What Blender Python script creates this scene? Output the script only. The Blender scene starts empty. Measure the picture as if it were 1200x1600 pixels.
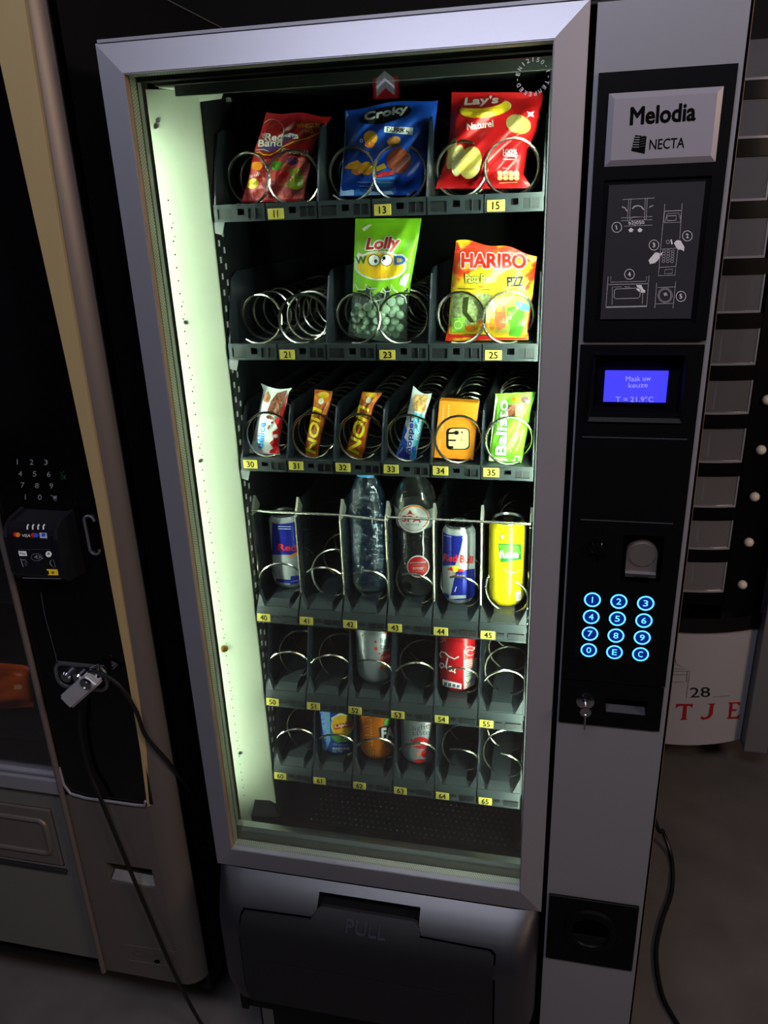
import bpy, bmesh, math, random
import numpy as np
from mathutils import Vector, Matrix
sin, cos, pi = math.sin, math.cos, math.pi
S = bpy.context.scene
COL = S.collection
random.seed(4)

# ------------------------------------------------------------------ camera
YAW, PITCH, ROLL = 0.2259, -0.3745, 0.0373
CAM = np.array([0.5558, -0.9662, 1.6330])
FPX = 1201.0
def _rot(a, b, c):
    ca, sa, cb, sb, cc, sc = cos(a), sin(a), cos(b), sin(b), cos(c), sin(c)
    return (np.array([[ca, -sa, 0], [sa, ca, 0], [0, 0, 1]]) @ np.array([[1, 0, 0], [0, cb, -sb], [0, sb, cb]])
            @ np.array([[cc, 0, sc], [0, 1, 0], [-sc, 0, cc]]))
RM = _rot(YAW, PITCH, ROLL)
cd = bpy.data.cameras.new('camera'); cam = bpy.data.objects.new('camera', cd); COL.objects.link(cam)
cd.sensor_fit = 'HORIZONTAL'; cd.sensor_width = 36; cd.lens = 36 * FPX / 1200; cd.clip_start = 0.01
cam.matrix_world = Matrix([[RM[0][0], RM[0][2], -RM[0][1], CAM[0]], [RM[1][0], RM[1][2], -RM[1][1], CAM[1]],
                           [RM[2][0], RM[2][2], -RM[2][1], CAM[2]], [0, 0, 0, 1]])
S.camera = cam
# ------------------------------------------------------------------ world, exposure
w = bpy.data.worlds.new('room_dusk'); S.world = w; w.use_nodes = True
w.node_tree.nodes['Background'].inputs[0].default_value = (0.42, 0.40, 0.46, 1)
w.node_tree.nodes['Background'].inputs[1].default_value = 0.035
S.view_settings.view_transform = 'Standard'; S.view_settings.look = 'None'
S.view_settings.exposure = 0.0; S.view_settings.gamma = 1.0; S.view_settings.use_curve_mapping = False
FILL_LEFT, TUBE_RIGHT = 165.0, 124.0          # emission strength of the added left fill and the right fluorescent tube
LAMP_COOL, LAMP_WARM, LAMP_SIDE = 17.0, 20.0, 2.5

# ------------------------------------------------------------------ pixel rays (1200 x 1600 frame)
def ray(u, v): return RM @ np.array([(u - 600) / FPX, 1, -(v - 800) / FPX])
def YP(u, v, y=0.0): d = ray(u, v); return CAM + d * (y - CAM[1]) / d[1]
def ZP(u, v, z=0.0): d = ray(u, v); return CAM + d * (z - CAM[2]) / d[2]

# ------------------------------------------------------------------ materials
def lin(c): return tuple(((x / 255) / 12.92 if x / 255 <= .04045 else ((x / 255 + .055) / 1.055) ** 2.4) for x in c)
MATS = {}
def mat(name, rgb=(128, 128, 128), rough=.5, metal=0., emit=0., ecol=None, noise=0., nscale=60., bump=0., coat=0., spec=.5):
    if name in MATS: return MATS[name]
    m = bpy.data.materials.new(name); m.use_nodes = True; nt = m.node_tree; b = nt.nodes['Principled BSDF']
    c = lin(rgb)
    b.inputs['Base Color'].default_value = (*c, 1); b.inputs['Roughness'].default_value = rough
    b.inputs['Metallic'].default_value = metal; b.inputs['Specular IOR Level'].default_value = spec
    if coat: b.inputs['Coat Weight'].default_value = coat; b.inputs['Coat Roughness'].default_value = .12
    if emit:
        b.inputs['Emission Color'].default_value = (*(ecol or c), 1); b.inputs['Emission Strength'].default_value = emit
    if noise or bump:
        tc = nt.nodes.new('ShaderNodeTexCoord'); n = nt.nodes.new('ShaderNodeTexNoise')
        n.inputs['Scale'].default_value = nscale; n.inputs['Detail'].default_value = 5
        nt.links.new(tc.outputs['Object'], n.inputs['Vector'])
        if noise:
            mx = nt.nodes.new('ShaderNodeMix'); mx.data_type = 'RGBA'
            mx.inputs['A'].default_value = (*[x * (1 - noise) for x in c], 1)
            mx.inputs['B'].default_value = (*[min(1, x * (1 + noise)) for x in c], 1)
            nt.links.new(n.outputs['Fac'], mx.inputs['Factor']); nt.links.new(mx.outputs['Result'], b.inputs['Base Color'])
        if bump:
            bp = nt.nodes.new('ShaderNodeBump'); bp.inputs['Strength'].default_value = bump; bp.inputs['Distance'].default_value = .002
            nt.links.new(n.outputs['Fac'], bp.inputs['Height']); nt.links.new(bp.outputs['Normal'], b.inputs['Normal'])
    MATS[name] = m; return m
def two_tone(name, a, b2, scale, rough=.35, sharp=.08, c3=None, detail=2., stretch=(1, 1, 1)):
    if name in MATS: return MATS[name]
    m = bpy.data.materials.new(name); m.use_nodes = True; nt = m.node_tree; b = nt.nodes['Principled BSDF']
    tc = nt.nodes.new('ShaderNodeTexCoord'); mp = nt.nodes.new('ShaderNodeMapping'); mp.inputs['Scale'].default_value = stretch
    n = nt.nodes.new('ShaderNodeTexNoise'); n.inputs['Scale'].default_value = scale; n.inputs['Detail'].default_value = detail
    r = nt.nodes.new('ShaderNodeValToRGB'); e = r.color_ramp.elements
    e[0].position = .5 - sharp; e[0].color = (*lin(a), 1); e[1].position = .5 + sharp; e[1].color = (*lin(b2), 1)
    if c3: k = e.new(min(.99, .5 + sharp + .12)); k.color = (*lin(c3), 1)
    nt.links.new(tc.outputs['Object'], mp.inputs['Vector']); nt.links.new(mp.outputs['Vector'], n.inputs['Vector'])
    nt.links.new(n.outputs['Fac'], r.inputs['Fac']); nt.links.new(r.outputs['Color'], b.inputs['Base Color'])
    b.inputs['Roughness'].default_value = rough
    MATS[name] = m; return m
def clear(name, tint, gloss=.06, rough=.03, body=0., bodycol=(200, 200, 200), edge=.5, bump=0., bscale=80):
    """thin clear sheet: tinted transparency, facing-dependent gloss, optional milky body"""
    if name in MATS: return MATS[name]
    m = bpy.data.materials.new(name); m.use_nodes = True; nt = m.node_tree; N = nt.nodes; L = nt.links
    N.remove(N['Principled BSDF']); out = N['Material Output']
    t = N.new('ShaderNodeBsdfTransparent'); t.inputs[0].default_value = (*tint, 1)
    g = N.new('ShaderNodeBsdfGlossy'); g.inputs['Roughness'].default_value = rough
    lw = N.new('ShaderNodeLayerWeight'); lw.inputs[0].default_value = .25
    mr = N.new('ShaderNodeMapRange'); mr.inputs['To Min'].default_value = gloss; mr.inputs['To Max'].default_value = edge
    L.new(lw.outputs['Facing'], mr.inputs['Value'])
    mx = N.new('ShaderNodeMixShader'); L.new(mr.outputs[0], mx.inputs[0]); L.new(t.outputs[0], mx.inputs[1]); L.new(g.outputs[0], mx.inputs[2])
    res = mx
    if body:
        d = N.new('ShaderNodeBsdfDiffuse'); d.inputs[0].default_value = (*lin(bodycol), 1)
        m2 = N.new('ShaderNodeMixShader'); m2.inputs[0].default_value = body
        L.new(mx.outputs[0], m2.inputs[1]); L.new(d.outputs[0], m2.inputs[2]); res = m2
    if bump:
        tc = N.new('ShaderNodeTexCoord'); n = N.new('ShaderNodeTexNoise'); n.inputs['Scale'].default_value = bscale
        bp = N.new('ShaderNodeBump'); bp.inputs['Strength'].default_value = bump; bp.inputs['Distance'].default_value = .004
        L.new(tc.outputs['Object'], n.inputs['Vector']); L.new(n.outputs['Fac'], bp.inputs['Height'])
        L.new(bp.outputs['Normal'], g.inputs['Normal']); L.new(bp.outputs['Normal'], lw.inputs['Normal'])
    L.new(res.outputs[0], out.inputs[0]); MATS[name] = m; return m
def dotted(name, base, dot, pitch=.004):
    """aluminium glazing spacer with a row of punched dots along X+Z"""
    m = bpy.data.materials.new(name); m.use_nodes = True; nt = m.node_tree; b = nt.nodes['Principled BSDF']; N = nt.nodes; L = nt.links
    tc = N.new('ShaderNodeTexCoord'); sx = N.new('ShaderNodeSeparateXYZ'); L.new(tc.outputs['Object'], sx.inputs[0])
    def mth(op, a, bb=None):
        k = N.new('ShaderNodeMath'); k.operation = op
        for i, q in enumerate((a, bb)):
            if q is None: continue
            if isinstance(q, (int, float)): k.inputs[i].default_value = q
            else: L.new(q, k.inputs[i])
        return k.outputs[0]
    s = mth('ADD', sx.outputs['X'], sx.outputs['Z'])
    s = mth('SINE', mth('MULTIPLY', s, 2 * pi / pitch)); t = mth('SINE', mth('MULTIPLY', sx.outputs['Y'], 2 * pi / .007))
    f = mth('GREATER_THAN', mth('MULTIPLY', s, t), .45)
    mx = N.new('ShaderNodeMix'); mx.data_type = 'RGBA'; mx.inputs['A'].default_value = (*lin(base), 1); mx.inputs['B'].default_value = (*lin(dot), 1)
    L.new(f, mx.inputs['Factor']); L.new(mx.outputs['Result'], b.inputs['Base Color'])
    b.inputs['Metallic'].default_value = .6; b.inputs['Roughness'].default_value = .4
    return m
M_grey = mat('satin_grey_paint', (150, 150, 158), .42, .55, noise=.05, nscale=900)
M_col = mat('column_grey_paint', (128, 128, 133), .48, .35, noise=.06, nscale=900)
M_blk = mat('black_plastic', (8, 8, 10), .42, spec=.09)
M_blkm = mat('black_matt_paint', (9, 9, 11), .6, spec=.3)
M_blkg = mat('black_gloss_panel', (5, 5, 7), .08, spec=.5)
M_tray = mat('tray_plastic', (44, 50, 54), .4, spec=.5, noise=.12, nscale=200)
M_div = mat('divider_plastic', (36, 41, 50), .3, spec=.6, noise=.1, nscale=120)
M_dark = mat('dark_interior', (13, 15, 19), .5, spec=.4)
M_hole = mat('hole_black', (2, 2, 2), .9, spec=0)
M_white = mat('white_enamel', (150, 154, 138), .55, noise=.02, nscale=30)
M_wire = mat('spring_steel', (205, 200, 182), .22, 1.)
M_chrome = mat('chrome', (200, 200, 205), .12, 1.)
M_alu = mat('brushed_aluminium', (170, 172, 178), .3, 1., noise=.05, nscale=400)
M_label = mat('yellow_label', (196, 178, 84), .9, spec=.05)
M_ink = mat('black_ink', (10, 9, 8), .9, spec=.03)
M_rubber = mat('cable_rubber', (10, 10, 11), .45)
M_wht = mat('white_print', (235, 235, 232), .4)
M_tan = mat('tan_edge', (150, 122, 100), .4, .4)
M_glass = clear('pane_glass', (.94, .97, .945), .028, .0, edge=.5)

# ------------------------------------------------------------------ object helpers
def link(o, parent=None):
    COL.objects.link(o)
    if parent is not None:
        o.parent = parent; o.matrix_parent_inverse = world_of(parent).inverted()
    return o
def world_of(o):
    m = o.matrix_basis.copy()
    if o.parent: m = world_of(o.parent) @ o.matrix_parent_inverse @ m
    return m
def tag(o, label, cat, group=None, kind=None):
    o['label'] = label; o['category'] = cat
    if group: o['group'] = group
    if kind: o['kind'] = kind
    return o
def thing(name, loc, label, cat, group=None):
    o = bpy.data.objects.new(name, None); o.empty_display_size = .05; o.location = loc; COL.objects.link(o)
    return tag(o, label, cat, group)
class MB:
    def __init__(s): s.bm = bmesh.new()
    def _f(s, vs, mi=0):
        try: f = s.bm.faces.new(vs); f.material_index = mi; return f
        except ValueError: return None
    def poly(s, pts, mi=0): return s._f([s.bm.verts.new(p) for p in pts], mi)
    def box(s, x0, x1, y0, y1, z0, z1, mi=0, bev=0., seg=2):
        v = [s.bm.verts.new((x, y, z)) for x in (x0, x1) for y in (y0, y1) for z in (z0, z1)]
        fs = [s._f([v[i] for i in q], mi) for q in ((0, 1, 3, 2), (4, 6, 7, 5), (0, 4, 5, 1), (2, 3, 7, 6), (0, 2, 6, 4), (1, 5, 7, 3))]
        if bev:
            es = list({e for f in fs for e in f.edges})
            r = bmesh.ops.bevel(s.bm, geom=es, offset=bev, segments=seg, affect='EDGES', profile=.5)
            for f in r['faces']: f.material_index = mi
        return s
    def prism(s, pts, d, mi=0):
        """pts: 3D polygon, d: extrusion vector"""
        a = [s.bm.verts.new(p) for p in pts]; b = [s.bm.verts.new(tuple(np.array(p) + np.array(d))) for p in pts]
        s._f(a, mi); s._f(b[::-1], mi); n = len(a)
        for i in range(n): s._f([a[i], b[i], b[(i + 1) % n], a[(i + 1) % n]], mi)
        return s
    def tube(s, pts, r, seg=6, mi=0, cap=True):
        pts = [Vector(p) for p in pts]; rings = []; up = None
        for i, p in enumerate(pts):
            t = (pts[min(i + 1, len(pts) - 1)] - pts[max(i - 1, 0)]).normalized()
            if up is None: up = Vector((0, 0, 1)) if abs(t.z) < .9 else Vector((1, 0, 0))
            a = t.cross(up).normalized(); up = a.cross(t).normalized()
            rr = r[i] if isinstance(r, (list, tuple)) else r
            rings.append([s.bm.verts.new(p + (a * cos(2 * pi * k / seg) + up * sin(2 * pi * k / seg)) * rr) for k in range(seg)])
        for a, b in zip(rings, rings[1:]):
            for k in range(seg): s._f([a[k], a[(k + 1) % seg], b[(k + 1) % seg], b[k]], mi)
        if cap: s._f(rings[0][::-1], mi); s._f(rings[-1], mi)
        return s
    def lathe(s, prof, c=(0, 0, 0), seg=32, axis='z', mi=0, mis=None):
        rings = []
        for (r, h) in prof:
            ring = []
            for k in range(seg):
                a = 2 * pi * k / seg
                p = (r * cos(a), r * sin(a), h) if axis == 'z' else (r * cos(a), h, r * sin(a))
                ring.append(s.bm.verts.new((p[0] + c[0], p[1] + c[1], p[2] + c[2])))
            rings.append(ring)
        for i, (a, b) in enumerate(zip(rings, rings[1:])):
            for k in range(seg): s._f([a[k], a[(k + 1) % seg], b[(k + 1) % seg], b[k]], mis[i] if mis else mi)
        s._f(rings[0][::-1], mis[0] if mis else mi); s._f(rings[-1], mis[-1] if mis else mi)
        return s
    def build(s, name, mats, parent=None, smooth=False, angle=None):
        bmesh.ops.recalc_face_normals(s.bm, faces=s.bm.faces)
        me = bpy.data.meshes.new(name); s.bm.to_mesh(me); s.bm.free()
        for m in (mats if isinstance(mats, (list, tuple)) else [mats]): me.materials.append(m)
        if smooth:
            me.polygons.foreach_set('use_smooth', [True] * len(me.polygons))
            me.set_sharp_from_angle(angle=angle or math.radians(40))
        return link(bpy.data.objects.new(name, me), parent)
def share(o, parent, dx=0, dy=0, dz=0):
    c = o.copy(); COL.objects.link(c); c.parent = parent; c.matrix_parent_inverse = world_of(parent).inverted()
    c.location = Vector(o.location) + Vector((dx, dy, dz)); return c
def holed_panel(x0, x1, z0, z1, y, holes, depth, mi=0, hmi=0, back=None, m=None):
    """vertical sheet at y with rectangular recesses (hx0,hx1,hz0,hz1) sunk by depth"""
    m = m or MB()
    xs = sorted({x0, x1, *[h[0] for h in holes], *[h[1] for h in holes]}); zs = sorted({z0, z1, *[h[2] for h in holes], *[h[3] for h in holes]})
    for a, b in zip(xs, xs[1:]):
        for c, d in zip(zs, zs[1:]):
            if any(h[0] <= (a + b) / 2 <= h[1] and h[2] <= (c + d) / 2 <= h[3] for h in holes): continue
            m.poly([(a, y, c), (b, y, c), (b, y, d), (a, y, d)], mi)
    for h in holes:
        a, b, c, d = h[:4]; yy = y + (h[4] if len(h) > 4 else depth)
        for q in ([(a, y, c), (a, yy, c), (a, yy, d), (a, y, d)], [(b, y, c), (b, y, d), (b, yy, d), (b, yy, c)],
                  [(a, y, d), (b, y, d), (b, yy, d), (a, yy, d)], [(a, y, c), (b, y, c), (b, yy, c), (a, yy, c)],
                  [(a, yy, c), (b, yy, c), (b, yy, d), (a, yy, d)]): m.poly(q, hmi)
    return m

# ------------------------------------------------------------------ printing: flat shapes laid onto a surface
_TX = {}
def glyphs(s, off=0.):
    k = (s, round(off, 4))
    if k not in _TX:
        cu = bpy.data.curves.new('t', 'FONT'); cu.body = s; cu.resolution_u = 3; cu.offset = off
        o = bpy.data.objects.new('t', cu); me = o.to_mesh()
        v = [(p.co.x, p.co.y) for p in me.vertices]; f = [tuple(p.vertices) for p in me.polygons]
        o.to_mesh_clear(); bpy.data.objects.remove(o); bpy.data.curves.remove(cu)
        x0 = min(p[0] for p in v) ; x1 = max(p[0] for p in v); y0 = min(p[1] for p in v); y1 = max(p[1] for p in v)
        _TX[k] = ([((p[0] - x0) / (x1 - x0), (p[1] - y0) / (y1 - y0)) for p in v], f)
    return _TX[k]
class Print:
    def __init__(s, mapf, metric=False, cut=0., base=.0004, step=.00025):
        s.f = mapf; s.u = 1 if metric else -1; s.cut = cut; s.base = base; s.step = step; s.bm = bmesh.new(); s.mats = []
    def _add(s, verts, faces, m, layer):
        b = bmesh.new(); vs = [b.verts.new((x, y, 0)) for x, y in verts]
        for f in faces:
            try: b.faces.new([vs[i] for i in f])
            except ValueError: pass
        if s.cut:
            for ax in (0, 1):
                lo = min(v[ax] for v in verts); hi = max(v[ax] for v in verts); k = math.floor(lo / s.cut) + 1
                while k * s.cut < hi:
                    co = [0, 0, 0]; no = [0, 0, 0]; co[ax] = k * s.cut; no[ax] = 1
                    bmesh.ops.bisect_plane(b, geom=b.verts[:] + b.edges[:] + b.faces[:], plane_co=co, plane_no=no); k += 1
        if m not in s.mats: s.mats.append(m)
        mi = s.mats.index(m); off = s.base + layer * s.step
        b.verts.index_update(); nv = [s.bm.verts.new(tuple(s.f(v.co.x, v.co.y, off))) for v in b.verts]
        for f in b.faces:
            try: g = s.bm.faces.new([nv[v.index] for v in f.verts]); g.material_index = mi
            except ValueError: pass
        b.free(); return s
    def poly(s, pts, m, layer=0): return s._add(pts, [tuple(range(len(pts)))], m, layer)
    def rect(s, x0, y0, x1, y1, m, layer=0): return s.poly([(x0, y0), (x1, y0), (x1, y1), (x0, y1)], m, layer)
    def ell(s, cx, cy, rx, ry, m, layer=0, rot=0., n=22, a0=0., a1=2 * pi):
        p = []
        for k in range(n):
            a = a0 + (a1 - a0) * k / n; x, y = rx * cos(a), ry * sin(a)
            p.append((cx + x * cos(rot) - y * sin(rot), cy + x * sin(rot) + y * cos(rot)))
        return s.poly(p, m, layer)
    def stroke(s, pts, wd, m, layer=0, closed=False):
        n = len(pts); P = [np.array(p, float) for p in pts]; L = []; R = []
        for i in range(n):
            a = P[(i - 1) % n] if closed or i else P[0]; b = P[(i + 1) % n] if closed or i < n - 1 else P[-1]
            d = b - a; d = d / (np.linalg.norm(d) + 1e-12); nn = np.array([-d[1], d[0]]) * wd / 2
            L.append(P[i] + nn); R.append(P[i] - nn)
        v = [tuple(q) for q in L + R]; f = [(i, (i + 1) % n, n + (i + 1) % n, n + i) for i in range(n if closed else n - 1)]
        return s._add(v, f, m, layer)
    def ring(s, cx, cy, rx, ry, wd, m, layer=0, n=26, a0=0., a1=2 * pi, rot=0.):
        full = abs(a1 - a0 - 2 * pi) < 1e-6; k = n if full else n + 1
        pts = []
        for i in range(k):
            a = a0 + (a1 - a0) * i / n; x, y = rx * cos(a), ry * sin(a)
            pts.append((cx + x * cos(rot) - y * sin(rot), cy + x * sin(rot) + y * cos(rot)))
        return s.stroke(pts, wd, m, layer, closed=full)
    def text(s, t, p0, p1, h, m, layer=0, bold=0., shear=0.):
        V, F = glyphs(t); d = np.array(p1, float) - np.array(p0, float); Ld = np.linalg.norm(d); e = d / Ld
        up = np.array([-e[1], e[0]]) * s.u
        sh = [(0, 0)] if bold <= 0 else [(cos(a) * bold * h * .95, sin(a) * bold * h * .95) for a in [k * pi / (2 if bold < .03 else 4) for k in range(4 if bold < .03 else 8)]]
        for i, (ax, ay) in enumerate(sh):
            s._add([tuple(np.array(p0) + d * x + e * (shear * h * y + ax) + up * (h * y + ay)) for x, y in V], F, m, layer + i * .02)
        return s
    def build(s, name, parent):
        me = bpy.data.meshes.new(name); s.bm.to_mesh(me); s.bm.free()
        for m in s.mats: me.materials.append(m)
        return link(bpy.data.objects.new(name, me), parent)
def on_plane(y):                       # pixel -> vertical plane
    def f(u, v, off): p = YP(u, v, y); return (p[0], y - off, p[2])
    return f
def on_xz(y): return lambda x, z, off: (x, y - off, z)

# ================================================================== SETTING
m = MB(); m.box(-4, 4.5, -6, 3.2, -.05, 0)
fl = m.build('floor', two_tone('concrete', (74, 70, 68), (96, 91, 88), 9, .75, .3, detail=8)); fl['kind'] = 'structure'
fl['label'] = 'dull grey brown concrete floor under the machines'
m = MB(); m.box(-4, 4.5, 2.6, 2.7, 0, 3.4)
wl = m.build('wall_back', mat('dark_wall', (18, 18, 21), .8)); wl['kind'] = 'structure'; wl['label'] = 'dark unlit wall behind the vending machines'

# lamps of the hall, all behind and above the camera
def ceiling_lamp(loc, size, rot, strength, col, label, name='ceiling_lamp'):
    t = thing(name, loc, label, 'lamp'); R = Matrix.Translation(loc) @ rot
    a, b = size[0] / 2, size[1] / 2
    q = MB(); q.box(-a - .03, a + .03, -b - .03, b + .03, .004, .06); bmesh.ops.transform(q.bm, matrix=R, verts=q.bm.verts); q.build('housing', mat('lamp_housing', (60, 60, 62), .5), t)
    q = MB(); q.poly([(-a, -b, 0), (-a, b, 0), (a, b, 0), (a, -b, 0)]); bmesh.ops.transform(q.bm, matrix=R, verts=q.bm.verts)
    q.build('diffuser', mat('diffuser_' + label[:12].replace(' ', '_'), (255, 255, 255), .5, emit=strength, ecol=col), t)
    for sx in (-a * .7, a * .7):
        p = R @ Vector((sx, 0, .06)); q = MB(); q.tube([p, Vector((p.x, p.y, 3.3))], .006, 6); q.build('hanger', mat('lamp_housing'), t)
def face(d): return Vector(d).to_track_quat('-Z', 'Y').to_matrix().to_4x4()
ceiling_lamp((.35, -1.35, 2.75), (1.3, .35), face((-.02, .75, -1)), LAMP_COOL, (.80, .82, 1.), 'cool white strip lamp hung above the aisle')
ceiling_lamp((2.6, -1.2, 2.3), (.9, .5), face((-1, .5, -.6)), LAMP_WARM, (1., .70, .52), 'warm orange lamp hung over the right hand aisle')
ceiling_lamp((-2.2, -1.6, 2.6), (.9, .4), face((1, .7, -.8)), LAMP_SIDE, (.75, .8, 1.), 'dim bluish lamp hung over the far left aisle')

# ================================================================== MAIN VENDING MACHINE
VM = thing('vending_machine', (.367, .4, 0), 'grey glass fronted vending machine with black payment column and lit snack shelves', 'vending machine')
W, H = .735, 1.83
XD = .575                       # right edge of the door
m = MB()
m.box(0, .014, .012, .80, .15, 1.83); m.box(.721, W, .012, .80, .15, 1.83); m.box(.014, .721, .786, .80, .15, 1.83)
m.box(.014, .721, .012, .786, 1.80, 1.83); m.box(.014, .721, .02, .786, .15, .17); m.box(.577, .583, .02, .786, .17, 1.80)
m.build('cabinet', M_blkm, VM)
# feet under the cabinet
for x in (.02, .66):
    for y in (.05, .70):
        q = MB(); q.box(x, x + .028, y, y + .003, 0, .20); q.box(x, x + .003, y, y + .03, 0, .20); q.box(x, x + .05, y - .01, y + .04, 0, .004)
        q.lathe([(.012, .03), (.012, .045), (.008, .046)], (x + .026, y - .002, 0), 12, 'z')
        q.build('foot', M_alu, VM)
m = MB(); m.box(.055, .70, .035, .05, .03, .27); m.build('kick_plate', M_blkm, VM)  # black plate set forward so the space under the hatch stays dark

# ---- door frame: four mitred rails, inner edge proud
IN = (.0376, .5385, .5935, 1.7940); YI = -.010
O = (0, XD, .5435, H)
def rail(a, b, ci, di):
    """a,b outer corners, ci,di inner corners (same order)"""
    q = MB(); A = [(*a,), (*b,), (*di,), (*ci,)]
    f0 = [(a[0], 0, a[1]), (b[0], 0, b[1]), (di[0], YI, di[1]), (ci[0], YI, ci[1])]
    q.poly(f0)
    q.poly([(a[0], 0, a[1]), (a[0], .03, a[1]), (b[0], .03, b[1]), (b[0], 0, b[1])])
    q.poly([(ci[0], YI, ci[1]), (di[0], YI, di[1]), (di[0], .001, di[1]), (ci[0], .001, ci[1])], 1)
    q.poly([(a[0], .03, a[1]), (ci[0], .001, ci[1]), (di[0], .001, di[1]), (b[0], .03, b[1])])
    bmesh.ops.remove_doubles(q.bm, verts=q.bm.verts, dist=1e-5)
    es = [e for e in q.bm.edges if all(abs(v.co.y - YI) < 1e-6 for v in e.verts) or all(abs(v.co.y) < 1e-6 for v in e.verts)]
    bmesh.ops.bevel(q.bm, geom=es, offset=.0012, segments=2, affect='EDGES')
    return q.build('frame_rail', [M_grey, M_tan if a == oBL else M_grey], VM)
oTL, oTR, oBL, oBR = (O[0], O[3]), (O[1], O[3]), (O[0], O[2]), (O[1], O[2])
iTL, iTR, iBL, iBR = (IN[0], IN[3]), (IN[1], IN[3]), (IN[0], IN[2]), (IN[1], IN[2])
rail(oTL, oTR, iTL, iTR); rail(oBL, oTL, iBL, iTL); rail(oTR, oBR, iTR, iBR); rail(oBR, oBL, iBR, iBL)
q = MB(); q.box(.004, XD - .002, -.001, .02, H, H + .0035); q.build('top_lip', M_grey, VM)

def ringbox(q, x0, x1, z0, z1, wd, ya, yb, mi=0):
    q.box(x0, x0 + wd, ya, yb, z0, z1, mi); q.box(x1 - wd, x1, ya, yb, z0, z1, mi)
    q.box(x0 + wd, x1 - wd, ya, yb, z0, z0 + wd, mi); q.box(x0 + wd, x1 - wd, ya, yb, z1 - wd, z1, mi)
q = MB(); q.box(.03, .548, .0015, .0030, .575, 1.803); g = q.build('glass_pane', M_glass, VM)
q = MB(); q.box(.03, .548, .0180, .0195, .57, 1.803); q.build('glass_pane', M_glass, VM)
q = MB(); ringbox(q, .0265, .549, .580, 1.8055, .011, .0032, .0178); q.build('glazing_spacer', dotted('punched_spacer', (150, 150, 128), (225, 225, 205)), VM)
q = MB(); ringbox(q, .0215, .553, .560, 1.812, .0135, .0200, .0255); q.build('door_seal', M_blk, VM)
q = MB(); q.box(.026, .0345, .0265, .036, .57, 1.80); q.build('door_profile', mat('profile_grey', (112, 114, 108), .4, .5), VM)
q = MB(); q.box(.0345, .560, .0265, .040, .56, .6135); q.build('door_profile', M_alu, VM)
q = MB(); q.box(.0345, .560, .0265, .040, 1.7905, 1.815); q.build('door_profile', M_blk, VM)
# toughened glass stamp, letters round a circle
pr = Print(on_xz(.0015), True, base=.0003)
st = 'EN12150-1-TEMPERED-'; R0 = .0145; cx, cz = .5180, 1.7621
stamp = mat('etched_stamp', (190, 192, 190), .7)
for i, ch in enumerate(st):
    a = pi * .93 - i * 2 * pi / len(st); tx = (-sin(a) * -1, cos(a) * -1)
    hh = .0042; wl_ = .0030 if ch != '-' else .002
    if ch == '1': wl_ = .0008
    p = np.array((cx + R0 * cos(a), cz + R0 * sin(a))); e = np.array((sin(a), -cos(a)))
    if ch == '-': p = p + np.array((cos(a), sin(a))) * .0018; hh = .0006
    pr.text(ch, p - e * wl_ / 2, p + e * wl_ / 2, hh, stamp, bold=.02)
pr.build('glass_stamp', VM)

# ---- interior shell
XL, XR, YF, YB = .0863, .5318, .10, .62
q = MB()
q.box(.078, .083, .104, .64, .60, 1.79); q.box(.5345, .5395, .104, .64, .60, 1.79); q.box(.083, .5345, .635, .64, .60, 1.79)
q.box(.04, .5745, .06, .64, 1.79, 1.796)
q.build('inner_wall', M_dark, VM)
for sgn in (0, 1):
    q = MB(); P = [(.5735, .050), (.5375, .1005), (.5375, .104), (.5750, .052)] if sgn else [(.0240, .067), (.0805, .1005), (.0805, .104), (.022, .070)]
    q.prism([(x, y, .575) for x, y in P], (0, 0, 1.788 - .575)); q.build('side_reflector', M_white, VM)
# little holes and screws in the left reflector
q = MB()
def refl(t, z): return (.0240 + .0565 * t, .067 + .0335 * t, z)
ex = np.array((.0565, .0335, 0)); ex = ex / np.linalg.norm(ex); nn = np.array((ex[1], -ex[0], 0))
def disc(q, c, r, lift=.0003, mi=0, n=8):
    q.poly([tuple(np.array(c) + nn * lift + ex * r * cos(2 * pi * k / n) + np.array((0, 0, 1)) * r * sin(2 * pi * k / n)) for k in range(n)], mi)
z = .64
while z < 1.67:
    disc(q, refl(.16, z), .0011); z += .0175
    if int(z * 1000) % 3 == 0: disc(q, refl(.2, z + .006), .0008)
o = q.build('reflector_perforation', M_hole, VM); o['kind'] = 'stuff'
for t, z, r in ((.10, 1.745, .0032), (.16, 1.752, .0028), (.2, 1.492, .003), (.14, 1.285, .003), (.2, .735, .0035)):
    q = MB(); c = np.array(refl(t, z))
    q.prism([tuple(c + ex * r * cos(2 * pi * k / 10) + np.array((0, 0, 1)) * r * sin(2 * pi * k / 10)) for k in range(10)], tuple(nn * .0015))
    q.build('screw', M_alu, VM)
q = MB(); c = np.array(refl(.13, .953))
q.prism([tuple(c + ex * .006 * cos(2 * pi * k / 12) + np.array((0, 0, 1)) * .006 * sin(2 * pi * k / 12)) for k in range(12)], tuple(nn * .004))
q.prism([tuple(c + nn * .004 + ex * .0035 * cos(2 * pi * k / 12) + np.array((0, 0, 1)) * .0035 * sin(2 * pi * k / 12)) for k in range(12)], tuple(nn * .003))
o = q.build('brass_screw', mat('brass', (190, 150, 60), .3, 1.), VM)
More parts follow.
